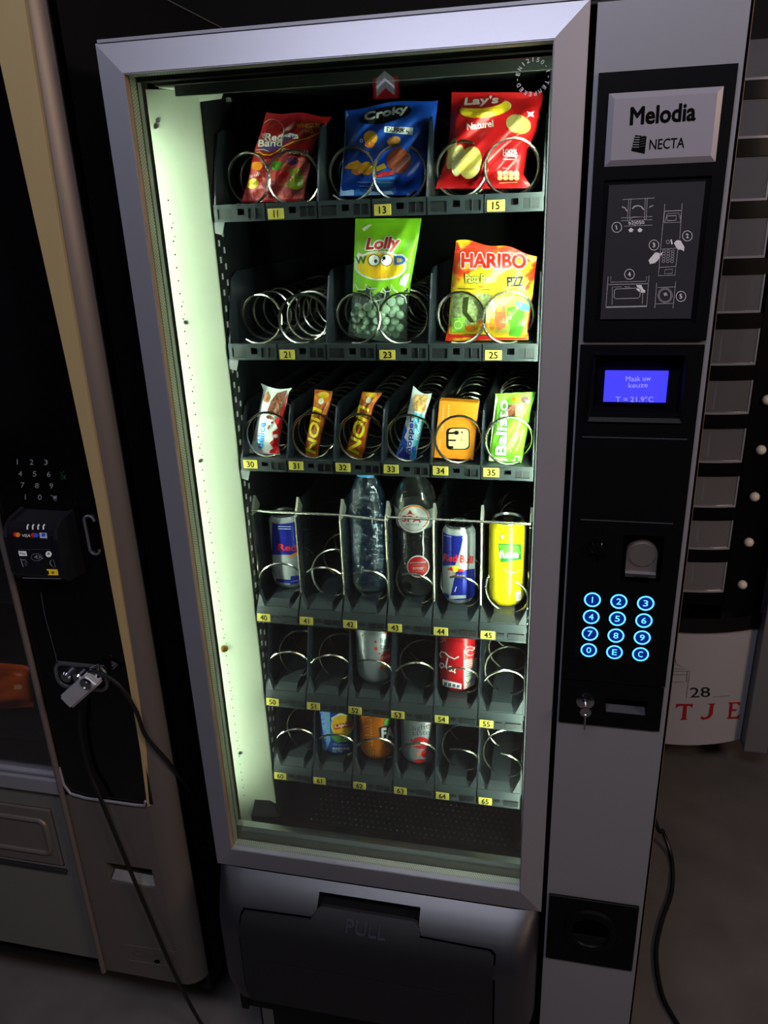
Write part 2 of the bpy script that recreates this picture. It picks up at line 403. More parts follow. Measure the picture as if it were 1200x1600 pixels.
# bracket at the top of the reflector
q = MB(); q.prism([(.052, .062, 1.7895), (.095, .10, 1.7895), (.145, .13, 1.7895), (.145, .14, 1.7895), (.078, .14, 1.7895), (.045, .062, 1.7895)], (0, 0, -.002))
q.prism([(.078, .101, 1.7875), (.118, .101, 1.7875), (.112, .101, 1.776), (.078, .101, 1.774)], (0, .002, 0))
q.build('top_bracket', M_white, VM)
q = MB(); q.lathe([(.004, .0), (.004, .004), (.002, .005)], (.118, .112, 1.773), 10, 'z'); q.build('screw', M_alu, VM)
q = MB(); q.box(.07, .548, .055, .062, 1.776, 1.788); q.build('lamp_holder_bar', mat('bar_grey', (70, 74, 70), .5, .3), VM)
# perforated uprights: slots built as pale boxes
q = MB()
for y, z0 in ((.108, .01), (.124, .0)):
    z = .66 + z0
    while z < 1.62:
        q.box(.0830, .0838, y, y + .005, z, z + .0085); z += .0225
o = q.build('upright_slots', mat('slot_pale', (190, 195, 190), .4, .3), VM); o['kind'] = 'stuff'
q = MB(); q.box(.0825, .0832, .1045, .145, .62, 1.78); q.build('upright', M_dark, VM)
# hidden right fluorescent tube; left tube added to brighten the left side
M_fillL = mat('added_fill_left', (235, 255, 232), .5, emit=FILL_LEFT, ecol=(.86, 1., .84))
M_tubeR = mat('tube_glow_right', (235, 255, 232), .5, emit=TUBE_RIGHT, ecol=(.86, 1., .84))
for x, mt in ((.0100, M_fillL), (.552, M_tubeR)):
    q = MB(); q.lathe([(.0065, .66), (.0065, 1.74)], (x, .0285, 0), 12); q.build('fluorescent_and_fill_tube', mt, VM, True)
    for z0 in (.64, 1.74):
        q = MB(); q.lathe([(.0070, z0), (.0070, z0 + .02)], (x, .0285, 0), 12); q.build('tube_cap', M_alu, VM, True)
for x0, x1 in ((-.0005, .0), (.5715, .5755)):
    q = MB(); q.box(x0, x1, .022, .105, .56, 1.80); q.build('light_leak_block', M_blkm, VM)  # unseen strips added to stop tube light leaking past the door

# ---- trays
PW = .07425
MODX = [XL + PW * k for k in range(7)]
def helix(cx, cz, y0, y1, r, pitch, a0, d, rw=.0021):
    q = MB(); n = 22; turns = (y1 - y0) / pitch; N = int(turns * n); pts = []
    for i in range(N + 1):
        t = i / n; a = a0 + d * 2 * pi * t; y = y0 + pitch * max(0, t - .12)
        pts.append((cx + r * cos(a), y, cz + r * sin(a)))
    return q.tube(pts, rw, 6)
def make_label(txt, x, z, y, tilt, parent):
    """yellow price label with its number, in one mesh"""
    q = MB(); wd, ht = .0232, .0138; R = Matrix.Translation((x, y, z)) @ Matrix.Rotation(tilt, 4, 'X')
    q.box(0, wd, -.0012, 0, 0, ht, 0, .0006, 1)
    V, F = glyphs(txt, 0)
    for dx, dz in ((0, 0), (.02, 0), (0, .025)):
        fx = .5 if '1' not in txt else (.40 if txt != '11' else .26)
        vs = [q.bm.verts.new((wd * (.5 - fx / 2 + fx * a + dx), -.0015 - dx * .001, ht * (.16 + .66 * b + dz))) for a, b in V]
        for f in F: q._f([vs[i] for i in f], 1)
    bmesh.ops.transform(q.bm, matrix=R, verts=q.bm.verts)
    me = bpy.data.meshes.new('price_label'); q.bm.to_mesh(me); q.bm.free(); me.materials.append(M_label); me.materials.append(M_ink)
    return link(bpy.data.objects.new('price_label', me), parent)
SNACK = [(1.6470, 1.6245, 'wide', (11, 13, 15)), (1.4575, 1.4340, 'wide', (21, 23, 25)), (1.2825, 1.2615, 'single', range(30, 36))]
def divider_mesh(zb, h, y0, lean, th=.0022):
    q = MB(); P = [(y0, zb), (y0 + lean * .5, zb + h * .62), (y0 + lean * .85, zb + h * .93), (y0 + lean + .012, zb + h), (YB - .02, zb + h), (YB - .02, zb)]
    q.prism([(-th / 2, y, z) for y, z in P], (th, 0, 0)); return q
for ti, (zt, zb, kind, nums) in enumerate(SNACK):
    q = MB()
    holes = []
    for k in range(7 - 1):
        x = MODX[k]
        if not (kind == 'single' or k % 2 == 1): holes.append((x + .004, x + .026, zb + .0035, zt - .006, .002))
        holes.append((x + .0335, x + .0435, zb + .0085, zt - .006, .012))
        holes.append((x + .049, x + .0585, zb + .0035, zt - .006, .002)); holes.append((x + .0595, x + .070, zb + .0035, zt - .006, .002))
    holed_panel(XL - .001, XR + .001, zb, zt, YF, holes, .002, 0, 1, m=q)
    q.poly([(XL - .001, YF, zt), (XR + .001, YF, zt), (XR + .001, YF + .006, zt), (XL - .001, YF + .006, zt)])
    q.poly([(XL - .001, YF, zb), (XR + .001, YF, zb), (XR + .001, YF + .02, zb), (XL - .001, YF + .02, zb)])
    q.poly([(XL - .001, YF + .006, zt), (XR + .001, YF + .006, zt), (XR + .001, YF + .006, zt - .006), (XL - .001, YF + .006, zt - .006)])
    q.box(XL, XR, YF + .0125, YB, zb + .008, zt - .005)
    tr = q.build('snack_tray', [M_tray, mat('tray_recess', (24, 27, 30), .5)], VM)
    # seams between the lip modules
    for k in range(1, 6):
        q = MB(); q.box(MODX[k] - .0006, MODX[k] + .0006, YF - .0004, YF + .0002, zb, zt); q.build('module_seam', M_hole, tr)
    first = None
    for k in ((0, 2, 4, 6) if kind == 'wide' else range(7)):
        if first is None:
            o = divider_mesh(zt - .004, .102 if kind == 'wide' else .083, YF + .002, .040, .0026).build('divider', M_div, tr); first = o; o.location.x = MODX[0]
            o.matrix_parent_inverse = world_of(tr).inverted()
        else:
            share(first, tr, MODX[k] - MODX[0])
    # springs
    if kind == 'wide':
        A = {0: ((-1.95, -1.05), (-2.2, -1.2))[ti], 1: ((-2.3, -.75), (-1.75, -1.15))[ti], 2: ((-2.45, -1.35), (-1.9, -1.15))[ti]}
        for s_ in range(3):
            c = MODX[2 * s_] + PW; cz = zt - .003 + .0345
            helix(c - .0335, cz, .117, .58, .0342, .044, A[s_][0], 1).build('spiral_coil', M_wire, tr, True)
            helix(c + .0325, cz, .117, .58, .0342, .038, A[s_][1], -1).build('spiral_coil', M_wire, tr, True)
            make_label(str(nums[s_]), MODX[2 * s_ + 1] + .0035, zb + .0015, YF - .0002, 0, tr)
    else:
        for s_ in range(6):
            c = MODX[s_] + PW / 2 + .001
            helix(c, zt - .002 + .0345, .113, .58, .0335, .031, (-1.15, -.75, -.78, -.8, -.95, -1.05)[s_], -1, .0020).build('spiral_coil', M_wire, tr, True)
            make_label(str(nums[s_]), MODX[s_] + .0035, zb + .0045, YF - .0002, 0, tr)
    # bracket holding the tray, left
    q = MB(); q.prism([(.079, .103, zb), (.098, .103, zb), (.093, .103, zb - .017), (.079, .103, zb - .013)], (0, .002, 0)); q.build('tray_bracket', mat('bracket_zinc', (92, 94, 94), .5, .6), tr)

CANS = [(1.0320, 1.0000, range(40, 46)), (.8660, .8325, range(50, 56)), (.7035, .6720, range(60, 66))]
for ti, (zf, zb, nums) in enumerate(CANS):
    q = MB()
    q.box(XL, XR, YF + .012, YB, zb + .004, zb + .012)                    # base under the grooves
    for k in range(6):
        x = MODX[k]; c = x + PW / 2
        q.prism([(c - .020, YF, zf - .006), (c + .020, YF, zf - .006), (c + .0165, YF + .016, zf), (c - .0165, YF + .016, zf)], (0, 0, -.012))
        q.box(c - .0165, c + .0165, YF + .016, YB, zf - .006, zf)          # tongue the drink stands on
        # sloping front lip and the two ears
        q.prism([(x + .001, YF - .001, zf - .008), (x + .001, YF + .014, zf - .006), (x + .001, YF + .014, zf - .020), (x + .001, YF - .009, zb), (x + .001, YF - .012, zb + .002)], (PW - .002, 0, 0))
        for e, sg in ((x + .0015, 1), (x + PW - .0015, -1)):
            q.prism([(e, YF, zf - .008), (e + sg * .012, YF, zf - .008), (e, YF + .014, zf + .012), ], (0, .010, 0))
        q.box(c + .009, c + .034, YF - .0112, YF - .0075, zb + .0025, zb + .0125, 1)
        q.box(c + .0205, c + .0215, YF - .0118, YF - .0075, zb + .0025, zb + .0125)
        q.box(c - .007, c + .003, YF - .0112, YF - .007, zb + .008, zb + .0115, 1)
    q.box(XL, XR, YF - .010, YF + .02, zb - .002, zb + .002)
    tr = q.build('drink_tray', [M_tray, mat('tray_recess')], VM)
    first = None
    for k in range(7):
        if ti == 0:
            # tall divider with a bright wire edge and a punched top
            q = MB(); q.prism([(MODX[k] - .0012, y, z) for y, z in ((YF + .004, zf - .01), (.122, zf + .05), (.122, 1.186), (.150, 1.200), (YB - .02, 1.200), (YB - .02, zf - .01))], (.0024, 0, 0))
            q.build('divider', clear('smoky_divider', (.80, .82, .86), .05, .12, body=.10, bodycol=(70, 78, 88), edge=.4, bump=.5, bscale=120), tr)
            q = MB(); q.tube([(MODX[k], .1195, zf + .012), (MODX[k], .1195, 1.172), (MODX[k], .1205, 1.183), (MODX[k], .124, 1.187)], .0022, 6); q.build('wire_edge', M_wire, tr, True)
            q = MB(); q.prism([(MODX[k] - .002, .118, 1.180), (MODX[k] - .002, .137, 1.207), (MODX[k] - .002, .152, 1.186), (MODX[k] - .002, .140, 1.178)], (.004, 0, 0)); q.build('guard_bracket', mat('worn_zinc', (165, 165, 150), .45, .8, noise=.4, nscale=300), tr)
        else:
            if first is None:
                q = MB(); zz = zf - .012; h = .128
                q.prism([(-.0013, y, z) for y, z in ((YF + .001, zz), (YF + .018, zz + .045), (YF + .034, zz + .10), (YF + .042, zz + h), (YF + .06, zz + h), (YB - .02, zz + h), (YB - .02, zz))], (.0026, 0, 0))
                first = q.build('divider', M_div, tr); first.location.x = MODX[0]; first.matrix_parent_inverse = world_of(tr).inverted()
            else: share(first, tr, MODX[k] - MODX[0])
    if ti == 0:
        for k in range(6):
            d = -.006 if k == 2 else 0
            q = MB(); q.tube([(MODX[k], .1205, 1.1865), (MODX[k + 1], .1205, 1.1865 + d)], .0021, 6); q.build('guard_rod', M_wire, tr, True)
    a0 = [(2.85, 2.35, 2.2, 2.0, 1.95, 1.15), (2.5, 2.6, 2.2, 2.6, 2.1, 2.7), (2.7, 2.4, 2.6, 2.6, 2.0, 1.6)][ti]
    for k in range(6):
        c = MODX[k] + PW / 2 + .003
        helix(c, zf + .031, .108, .58, .0345, .072, a0[k], -1, .0020).build('spiral_coil', M_wire, tr, True)
        make_label(str(nums[k]), MODX[k] + .0035, zb + .0015, YF - .0118, -.12, tr)

# ---- delivery bin below the trays
q = MB()
q.poly([(.05, .055, .612), (.565, .055, .612), (.565, .075, .50), (.05, .075, .50)])
q.poly([(.05, .075, .50), (.565, .075, .50), (.565, .36, .47), (.05, .36, .47)])
q.poly([(.05, .36, .47), (.565, .36, .47), (.565, .44, .66), (.05, .44, .66)])
q.poly([(.05, .44, .66), (.565, .44, .66), (.565, .64, .66), (.05, .64, .66)])
q.poly([(.05, .055, .612), (.05, .44, .66), (.05, .36, .47), (.05, .075, .50)]); q.poly([(.565, .055, .612), (.565, .44, .66), (.565, .36, .47), (.565, .075, .50)])
q.build('delivery_bin', mat('bin_black', (17, 18, 20), .45, spec=.5), VM)
for sgn in (0, 1):
    q = MB(); f = (lambda x: .6175 - x) if sgn else (lambda x: x)
    q.prism([(f(.050), .056, .605), (f(.092), .085, .588), (f(.105), .36, .56), (f(.055), .36, .64), (f(.048), .11, .645)], (0, 0, -.004)); q.build('bin_cheek', mat('cheek_black', (4, 4, 4), .6, spec=.1), VM)
q = MB()      # raised pips on the sloping back of the bin
nb = np.array((0, -.19, .08)); nb = nb / np.linalg.norm(nb)
for i in range(8):
    for j in range(34):
        x = .115 + j * .0118 + (i % 2) * .0059; yy = .190 + i * .0165
        c = np.array((x, yy, .50 - .03 * (yy - .075) / .285 + .0003)); r = .0021
        v = [q.bm.verts.new(tuple(c + np.array((1, 0, 0)) * r * cos(a) + np.array((0, 1, -.1)) * r * sin(a))) for a in (0, pi / 2, pi, 3 * pi / 2)]
        tp = q.bm.verts.new(tuple(c + np.array((0, 0, .0026))))
        for k in range(4): q._f([v[k], v[(k + 1) % 4], tp])
o = q.build('bin_pips', mat('pip_glint', (70, 74, 78), .3), VM); o['kind'] = 'stuff'  # pips coloured paler than the bin to paint the light they catch

# ---- delivery door housing: bulging black moulding
HX0, HX1, HZ0, HZ1 = .002, .573, .275, .5415
def hous_y(x, z):
    t = (HZ1 - z) / (HZ1 - HZ0)
    y = -.066 * (1 - (1 - min(1, max(0, t) / .33)) ** 1.7)
    if t > .90: y += .035 * ((t - .90) / .10) ** 2
    d = min(x - HX0, HX1 - x); c = max(0, min(1, d / .055)); k = (1 - (1 - c) ** 2.4) ** (1 / 2.4)
    return .012 + (y - .012) * k
def hp(u, v):
    lo = -.12
    while lo < .03:                      # march along the ray to the moulding, then bisect
        P = YP(u, v, lo + .002)
        if lo + .002 >= hous_y(P[0], P[2]): break
        lo += .002
    hi = lo + .002
    for _ in range(20):
        y = (lo + hi) / 2; P = YP(u, v, y)
        if y >= hous_y(P[0], P[2]): hi = y
        else: lo = y
    return (float(P[0]), float(P[2]))
def hx(x, z):      # lower corners tuck in
    t = max(0, (z - HZ0)); ins = .035 * max(0, 1 - t / .06) ** 2
    c = (HX0 + HX1) / 2; s_ = (HX1 - HX0) / 2
    return c + (x - c) * (s_ - ins) / s_
RX0, RX1, RZ1, RZ0 = hp(496, 1415)[0], hp(655, 1440)[0], hp(575, 1405)[1], hp(575, 1446)[1]
xs = sorted(set([HX0 + .055 * (k / 10) ** 1.6 for k in range(11)] + [HX1 - .055 * (k / 10) ** 1.6 for k in range(11)] + list(np.linspace(.057, .518, 26)) + [RX0, RX1]))
zs = sorted(set(list(np.linspace(HZ0, HZ1, 36)) + [RZ0, RZ1]))
xs = [x for k, x in enumerate(xs) if k == 0 or x - xs[k - 1] > 5e-4 or x in (RX0, RX1)]; zs = [z for k, z in enumerate(zs) if k == 0 or z - zs[k - 1] > 5e-4 or z in (RZ0, RZ1)]
q = MB(); V = {}
for i, x in enumerate(xs):
    for j, z in enumerate(zs): V[i, j] = q.bm.verts.new((hx(x, z), hous_y(x, z), z))
for i in range(len(xs) - 1):
    for j in range(len(zs) - 1):
        cx_, cz_ = (xs[i] + xs[i + 1]) / 2, (zs[j] + zs[j + 1]) / 2
        if RX0 < cx_ < RX1 and RZ0 < cz_ < RZ1: continue
        q._f([V[i, j], V[i + 1, j], V[i + 1, j + 1], V[i, j + 1]])
hb = q.build('hatch_housing', mat('hatch_black', (24, 24, 31), .34, spec=1., bump=.1, nscale=1500), VM, True)
q = MB(); q.poly([(RX0, .03, RZ0), (RX1, .03, RZ0), (RX1, .03, RZ1), (RX0, .03, RZ1)])
for a, b in (((RX0, RZ0), (RX0, RZ1)), ((RX0, RZ1), (RX1, RZ1)), ((RX1, RZ1), (RX1, RZ0)), ((RX1, RZ0), (RX0, RZ0))):
    n_ = 8; 
    for k in range(n_):
        p0 = np.array(a) + (np.array(b) - np.array(a)) * k / n_; p1 = np.array(a) + (np.array(b) - np.array(a)) * (k + 1) / n_
        q.poly([(p0[0], hous_y(*p0), p0[1]), (p1[0], hous_y(*p1), p1[1]), (p1[0], .03, p1[1]), (p0[0], .03, p0[1])])
q.build('handle_recess', M_blkm, hb)
def on_h(x, z, off): return (hx(x, z), hous_y(x, z) - off, z)
FO = [hp(*p_) for p_ in ((378.6, 1428), (383, 1421), (484.6, 1435), (491, 1427), (499, 1415), (504, 1413), (645, 1436), (652, 1440), (655.5, 1448), (657, 1465), (765, 1485.7), (771.7, 1493))] + [(.5035, HZ0 + .028), (.060, HZ0 + .028)]
pr = Print(on_h, True, cut=.03, base=.0006); c_ = np.array((.277, .38))
pr.poly([tuple(c_ + (np.array(p) - c_) * np.array((1.014, 1.022))) for p in FO[:3] + [(RX0 - .003, FO[2][1]), (RX0 - .002, RZ0), (RX1 + .002, RZ0), (RX1 + .003, FO[9][1])] + FO[10:]], M_hole); pr.build('hatch_gap', hb)
pr = Print(on_h, True, cut=.018, base=.0045); pr.poly(FO, mat('flap_black', (18, 18, 22), .5, spec=.4)); fp = pr.build('hatch_flap', VM)
bm_ = bmesh.new(); bm_.from_mesh(fp.data); bmesh.ops.remove_doubles(bm_, verts=bm_.verts, dist=1e-5)
be = [e for e in bm_.edges if e.is_boundary]; r_ = bmesh.ops.extrude_edge_only(bm_, edges=be)
for v in r_['geom']:
    if isinstance(v, bmesh.types.BMVert): v.co.y += .006
bmesh.ops.recalc_face_normals(bm_, faces=bm_.faces); bm_.to_mesh(fp.data); bm_.free()
fp.data.polygons.foreach_set('use_smooth', [True] * len(fp.data.polygons)); fp.data.set_sharp_from_angle(angle=math.radians(40))
# raised panel edge on the flap and the moulded word
pr = Print(on_h, True, cut=.03, base=.0052)
pr.stroke([(.085, HZ0 + .03), (.085, .385), (.092, .40), (.105, .408), (.445, .408), (.460, .40), (.467, .385), (.467, HZ0 + .03)], .0014, mat('moulded_line', (30, 31, 38), .4, spec=.4)); pr.build('flap_moulding', fp)
q = MB(); V_, F_ = glyphs('PULL')
PA, PB = hp(541, 1453), hp(603, 1466)
def pl(a, b, off): x = PA[0] + (PB[0] - PA[0]) * a; z = PA[1] + (PB[1] - PA[1]) * a + .017 * b; return (x, hous_y(x, z) - off, z)
v0 = [q.bm.verts.new(pl(a, b, .0047)) for a, b in V_]; v1 = [q.bm.verts.new(pl(a, b, .0070)) for a, b in V_]
for f in F_: q._f([v1[i] for i in f])
ed = {}
for f in F_:
    for a, b in zip(f, f[1:] + f[:1]): ed[(a, b)] = ed.get((a, b), 0) + 1
for (a, b) in ed:
    if (b, a) not in ed: q._f([v0[a], v0[b], v1[b], v1[a]])
o = q.build('lettering', mat('pull_edge_lit', (44, 46, 56), .25, spec=.8), fp)  # lighter tone paints the light on the embossed letter edges

# ---- payment column
q = MB(); CX0 = .5825; hz = (CX0 + .005, W - .0105)
holed_panel(CX0, W - .003, .06, 1.826, 0, [(.602, .7065, 1.389, 1.4615, .029), (.652, .706, 1.1595, 1.2305, .029), (.6475, .7065, .949, .9775, .029)], .029, m=q)
for a, b in (((CX0, .06), (W - .003, .06)), ((W - .003, .06), (W - .003, 1.826)), ((W - .003, 1.826), (CX0, 1.826)), ((CX0, 1.826), (CX0, .06))):
    q.poly([(a[0], 0, a[1]), (b[0], 0, b[1]), (b[0], .03, b[1]), (a[0], .03, a[1])])
col = q.build('payment_column', M_col, VM)
q = MB(); q.box(W - .003, W + .0005, .004, .012, .06, 1.826); q.build('column_shadow_gap', M_hole, VM)
q = MB(); q.box(W - .002, W + .003, .014, .030, .06, 1.83); q.build('cabinet_edge', M_tan, VM)
q = MB(); q.box(XD + .001, CX0 - .0005, .006, .03, .06, 1.826); q.build('door_gap', M_hole, VM)
# upper black panel with the recessed instruction field
q = MB(); YU = -.005
holed_panel(.5875, .7262, 1.4785, 1.7605, YU, [(.6005, .7125, 1.498, 1.655, .0035)], .0035, m=q)
for a, b in (((.5875, 1.4785), (.7262, 1.4785)), ((.7262, 1.4785), (.7262, 1.7605)), ((.7262, 1.7605), (.5875, 1.7605)), ((.5875, 1.7605), (.5875, 1.4785))):
    q.poly([(a[0], YU, a[1]), (b[0], YU, b[1]), (b[0], 0, b[1]), (a[0], 0, a[1])])
up = q.build('upper_panel', M_blk, VM)
# pillow shaped name plate
q = MB(); X0, X1, Z0, Z1 = .5992, .7143, 1.6685, 1.7402
A = [(X0, -.0055, Z0), (X1, -.0055, Z0), (X1, -.0055, Z1), (X0, -.0055, Z1)]; b_ = .006
B = [(X0 + b_, -.0095, Z0 + b_), (X1 - b_, -.0095, Z0 + b_), (X1 - b_, -.0095, Z1 - b_), (X0 + b_, -.0095, Z1 - b_)]
va = [q.bm.verts.new(p) for p in A]; vb = [q.bm.verts.new(p) for p in B]; q._f(vb); q._f(va[::-1])
for k in range(4): q._f([va[k], va[(k + 1) % 4], vb[(k + 1) % 4], vb[k]])
npl = q.build('name_plate', mat('satin_plate', (160, 156, 164), .3, .4), VM)
pr = Print(on_xz(-.0095), True, base=.0003)
pr.text('Melodia', (.6232, 1.7085), (.6885, 1.7095), .0165, M_ink, bold=.045)
pr.text('NECTA', (.6448, 1.6832), (.6804, 1.6836), .0100, M_ink, bold=.015)
pr.poly([(.6262, 1.6830), (.6405, 1.6795), (.6410, 1.6965), (.6290, 1.6985)], M_ink)
for k in range(5):
    z = 1.6865 + k * .0024; pr.poly([(.6255 + k * .0004, z), (.6340, z - .0004), (.6340, z + .0003), (.6255 + k * .0004, z + .0006)], mat('satin_plate'), 1)
    pr.poly([(.6340 + .001, z), (.6398, z + .0008), (.6398, z + .0013), (.6340 + .001, z + .0006)], mat('plate_hatch', (70, 70, 74), .4, .5), 1)
pr.build('lettering', npl)
# instruction field
q = MB(); q.box(.6058, .7068, YU + .0008, YU + .0034, 1.5036, 1.6496); ins = q.build('instruction_panel', mat('instruction_grey', (40, 40, 44), .4, spec=.3), VM)
G = mat('diagram_grey', (150, 148, 150), .5); GW = mat('diagram_light', (205, 202, 202), .5)
def ip(x, y): return (930 + x / 6.667, 270 + y / 6.667)
def ipl(*a): return [ip(x, y) for x, y in a]
pr = Print(on_plane(YU + .0008), base=.0003, step=.0001); wd = .9
def L_(*a, w_=.75, m_=G): pr.stroke(ipl(*a), w_, m_)
L_((285, 280), (620, 262)); L_((350, 270), (335, 490)); L_((372, 268), (355, 490)); L_((522, 262), (510, 490)); L_((542, 260), (530, 490))
L_((268, 470), (595, 455)); L_((268, 500), (595, 488)); L_((300, 556), (592, 545)); L_((352, 492), (390, 460), (500, 458), (520, 485))
pr.stroke(ipl((385, 375), (410, 350), (445, 342), (480, 352), (505, 385)), 2.2, G); pr.stroke(ipl((278, 355), (310, 365), (332, 400)), 2.0, G); pr.stroke(ipl((562, 362), (580, 346), (605, 342)), 1.6, G)
L_((725, 325), (680, 800)); L_((905, 315), (880, 690)); L_((722, 400), (895, 392), w_=1.2); L_((722, 400), (715, 520), (885, 514), (898, 392)); L_((745, 450), (845, 445), (840, 495), (750, 500), (745, 450), w_=1.2); L_((725, 520), (750, 425), (870, 420), (890, 500))
L_((690, 795), (845, 785)); L_((680, 800), (665, 985)); L_((860, 800), (840, 975)); L_((668, 985), (840, 975), (832, 1065), (655, 1072), (668, 985), w_=.9); L_((725, 1010), (808, 1003), (803, 1048), (722, 1052), (725, 1010))
L_((640, 1145), (620, 1410)); L_((838, 1130), (810, 1410)); L_((648, 1195), (830, 1188)); L_((625, 1365), (812, 1360))
L_((135, 1080), (110, 1410)); L_((165, 1080), (160, 1140), (530, 1130), (535, 1080)); L_((135, 1165), (555, 1155), w_=1.); L_((560, 1070), (535, 1400)); pr.stroke(ipl((110, 1400), (535, 1390)), 2.2, G)
L_((215, 1210), (455, 1200), (472, 1220), (465, 1285), (448, 1305), (215, 1312), (195, 1295), (200, 1225), (215, 1210), w_=1.); L_((175, 1375), (180, 1190), (275, 1188)); L_((490, 1365), (495, 1240))
for (cx_, cy_, t_) in ((225, 567, '1'), (960, 657, '2'), (612, 753, '3'), (357, 1057, '4'), (893, 1287, '5')):
    x, y = ip(cx_, cy_); pr.ring(x, y, 7.6, 7.9, .8, GW); ww = .9 if t_ == '1' else 3.8; pr.text(t_, (x - ww / 2, y + 3.5), (x + ww / 2, y + 3.3), 7, GW, bold=.03)
x, y = ip(728, 1277); pr.ring(x, y, 11, 11.5, .8, G); pr.ring(x, y, 9, 9.5, .8, G); pr.poly(ipl((710, 1255), (740, 1245), (755, 1275), (720, 1285)), G)
pr.ring(*ip(757, 720), 2.6, 2.8, .8, G); pr.stroke(ipl((790, 695), (800, 745)), 2.2, GW)
for a in range(3):
    for b in range(5): pr.ring(*ip(718 + a * 45 - b * 2, 815 + b * 27), 2.4, 1.9, .7, G, n=10)
pr.text('b2|050', ip(350, 552), ip(512, 545), 7.0, GW, bold=.01)
for x_ in (372, 465): pr.poly(ipl((x_ - 30, 600), (x_, 572), (x_ + 32, 595), (x_ + 18, 597), (x_ + 18, 615), (x_ - 18, 617), (x_ - 18, 600)), GW)
pr.poly(ipl((820, 730), (850, 700), (890, 705), (910, 740), (928, 770), (925, 818), (895, 800), (860, 800), (835, 765)), GW)
pr.poly(ipl((718, 820), (680, 872), (650, 915), (620, 940), (570, 950), (555, 910), (590, 870), (625, 830), (655, 830), (672, 840)), GW)
pr.poly(ipl((425, 1170), (480, 1168), (500, 1210), (522, 1225), (518, 1250), (470, 1248), (425, 1215), (445, 1200)), GW)
pr.text('PULL', ip(310, 1200), ip(370, 1196), 2.6, G)
pr.build('diagram', ins)

# lower black panel
YL = -.004
q = MB()
holed_panel(.5848, .7258, 1.0020, 1.4735, YL, [(.604, .7045, 1.3905, 1.4600, .020), (.6535, .7045, 1.1610, 1.2290, .022)], .02, m=q)
for a, b in (((.5848, 1.002), (.7258, 1.002)), ((.7258, 1.002), (.7258, 1.4735)), ((.7258, 1.4735), (.5848, 1.4735)), ((.5848, 1.4735), (.5848, 1.002))):
    q.poly([(a[0], YL, a[1]), (b[0], YL, b[1]), (b[0], 0, b[1]), (a[0], 0, a[1])])
lp = q.build('lower_panel', M_blk, VM)
q = MB(); fr = [(.604, 1.3905), (.7045, 1.3905), (.7045, 1.46), (.604, 1.46)]; fo = [(.5985, 1.380), (.7085, 1.380), (.7055, 1.4625), (.602, 1.4625)]
for k in range(4):
    a, b = fr[k], fr[(k + 1) % 4]; c, d = fo[(k + 1) % 4], fo[k]
    q.poly([(a[0], YL + .004, a[1]), (b[0], YL + .004, b[1]), (c[0], YL - .0035, c[1]), (d[0], YL - .0035, d[1])])
    q.poly([(d[0], YL - .0035, d[1]), (c[0], YL - .0035, c[1]), (c[0] + (.001 if c[0] > .65 else -.001), YL, c[1]), (d[0] + (.001 if d[0] > .65 else -.001), YL, d[1])])
q.build('display_bezel', mat('bezel_black', (12, 12, 15), .5, spec=.15), VM)
q = MB(); q.box(.6165, .6900, YL + .010, YL + .013, 1.4020, 1.4405)
dsp = q.build('display_screen', mat('lcd_blue', (40, 40, 250), .3, emit=1.25, ecol=(.045, .040, 1.)), VM)
pr = Print(on_plane(YL + .010), base=.0003); LC = mat('lcd_text', (150, 150, 255), .5, emit=.5, ecol=(.35, .38, 1.))
pr.text('Maak uw', (978, 596), (1017, 595), 8, LC); pr.text('keuze', (982, 606), (1012, 605), 7.5, LC); pr.text('T = 21.9°C', (962, 628), (1021, 628), 8.5, LC)
pr.build('display_text', dsp)
for a in ((.5935, .7180, 1.3585, 1.3600), (.5975, .7125, 1.2468, 1.2482)):
    q = MB(); q.box(a[0], a[1], YL - .0012, YL, a[2], a[3]); q.build('panel_groove', mat('groove_edge', (48, 48, 54), .4), lp)
# coin unit: recessed metal tongue, button
q = MB(); P = []
for k in range(13): a = pi * k / 12; P.append((.6795 + .0195 * cos(a), 1.1985 + .0195 * sin(a)))
P += [(.660, 1.170), (.699, 1.170)]
q.prism([(x, YL + .008, z) for x, z in P], (0, .01, 0)); cn = q.build('coin_slot', mat('coin_metal', (150, 142, 140), .35, .8), VM)
q = MB(); q.lathe([(.0165, 0), (.0165, .0018), (.0155, .0022)], (0, 0, 0), 24, 'y')
bmesh.ops.transform(q.bm, matrix=Matrix.Translation((.6795, YL + .0062, 1.1985)), verts=q.bm.verts); q.build('coin_disc', mat('coin_disc', (165, 158, 156), .3, .85), cn)
q = MB(); q.box(.660, .699, YL + .004, YL + .008, 1.1665, 1.1715); q.box(.671, .690, YL, YL + .01, 1.1615, 1.1665, 1); q.build('coin_lip', [M_alu, M_hole], cn)
q = MB(); q.lathe([(.0115, YL), (.0115, YL - .003), (.0085, YL - .004), (.0080, YL - .012), (.0065, YL - .0135)], (.6212, 0, 1.2105), 24, 'y'); q.build('return_button', M_blkg, VM, True)
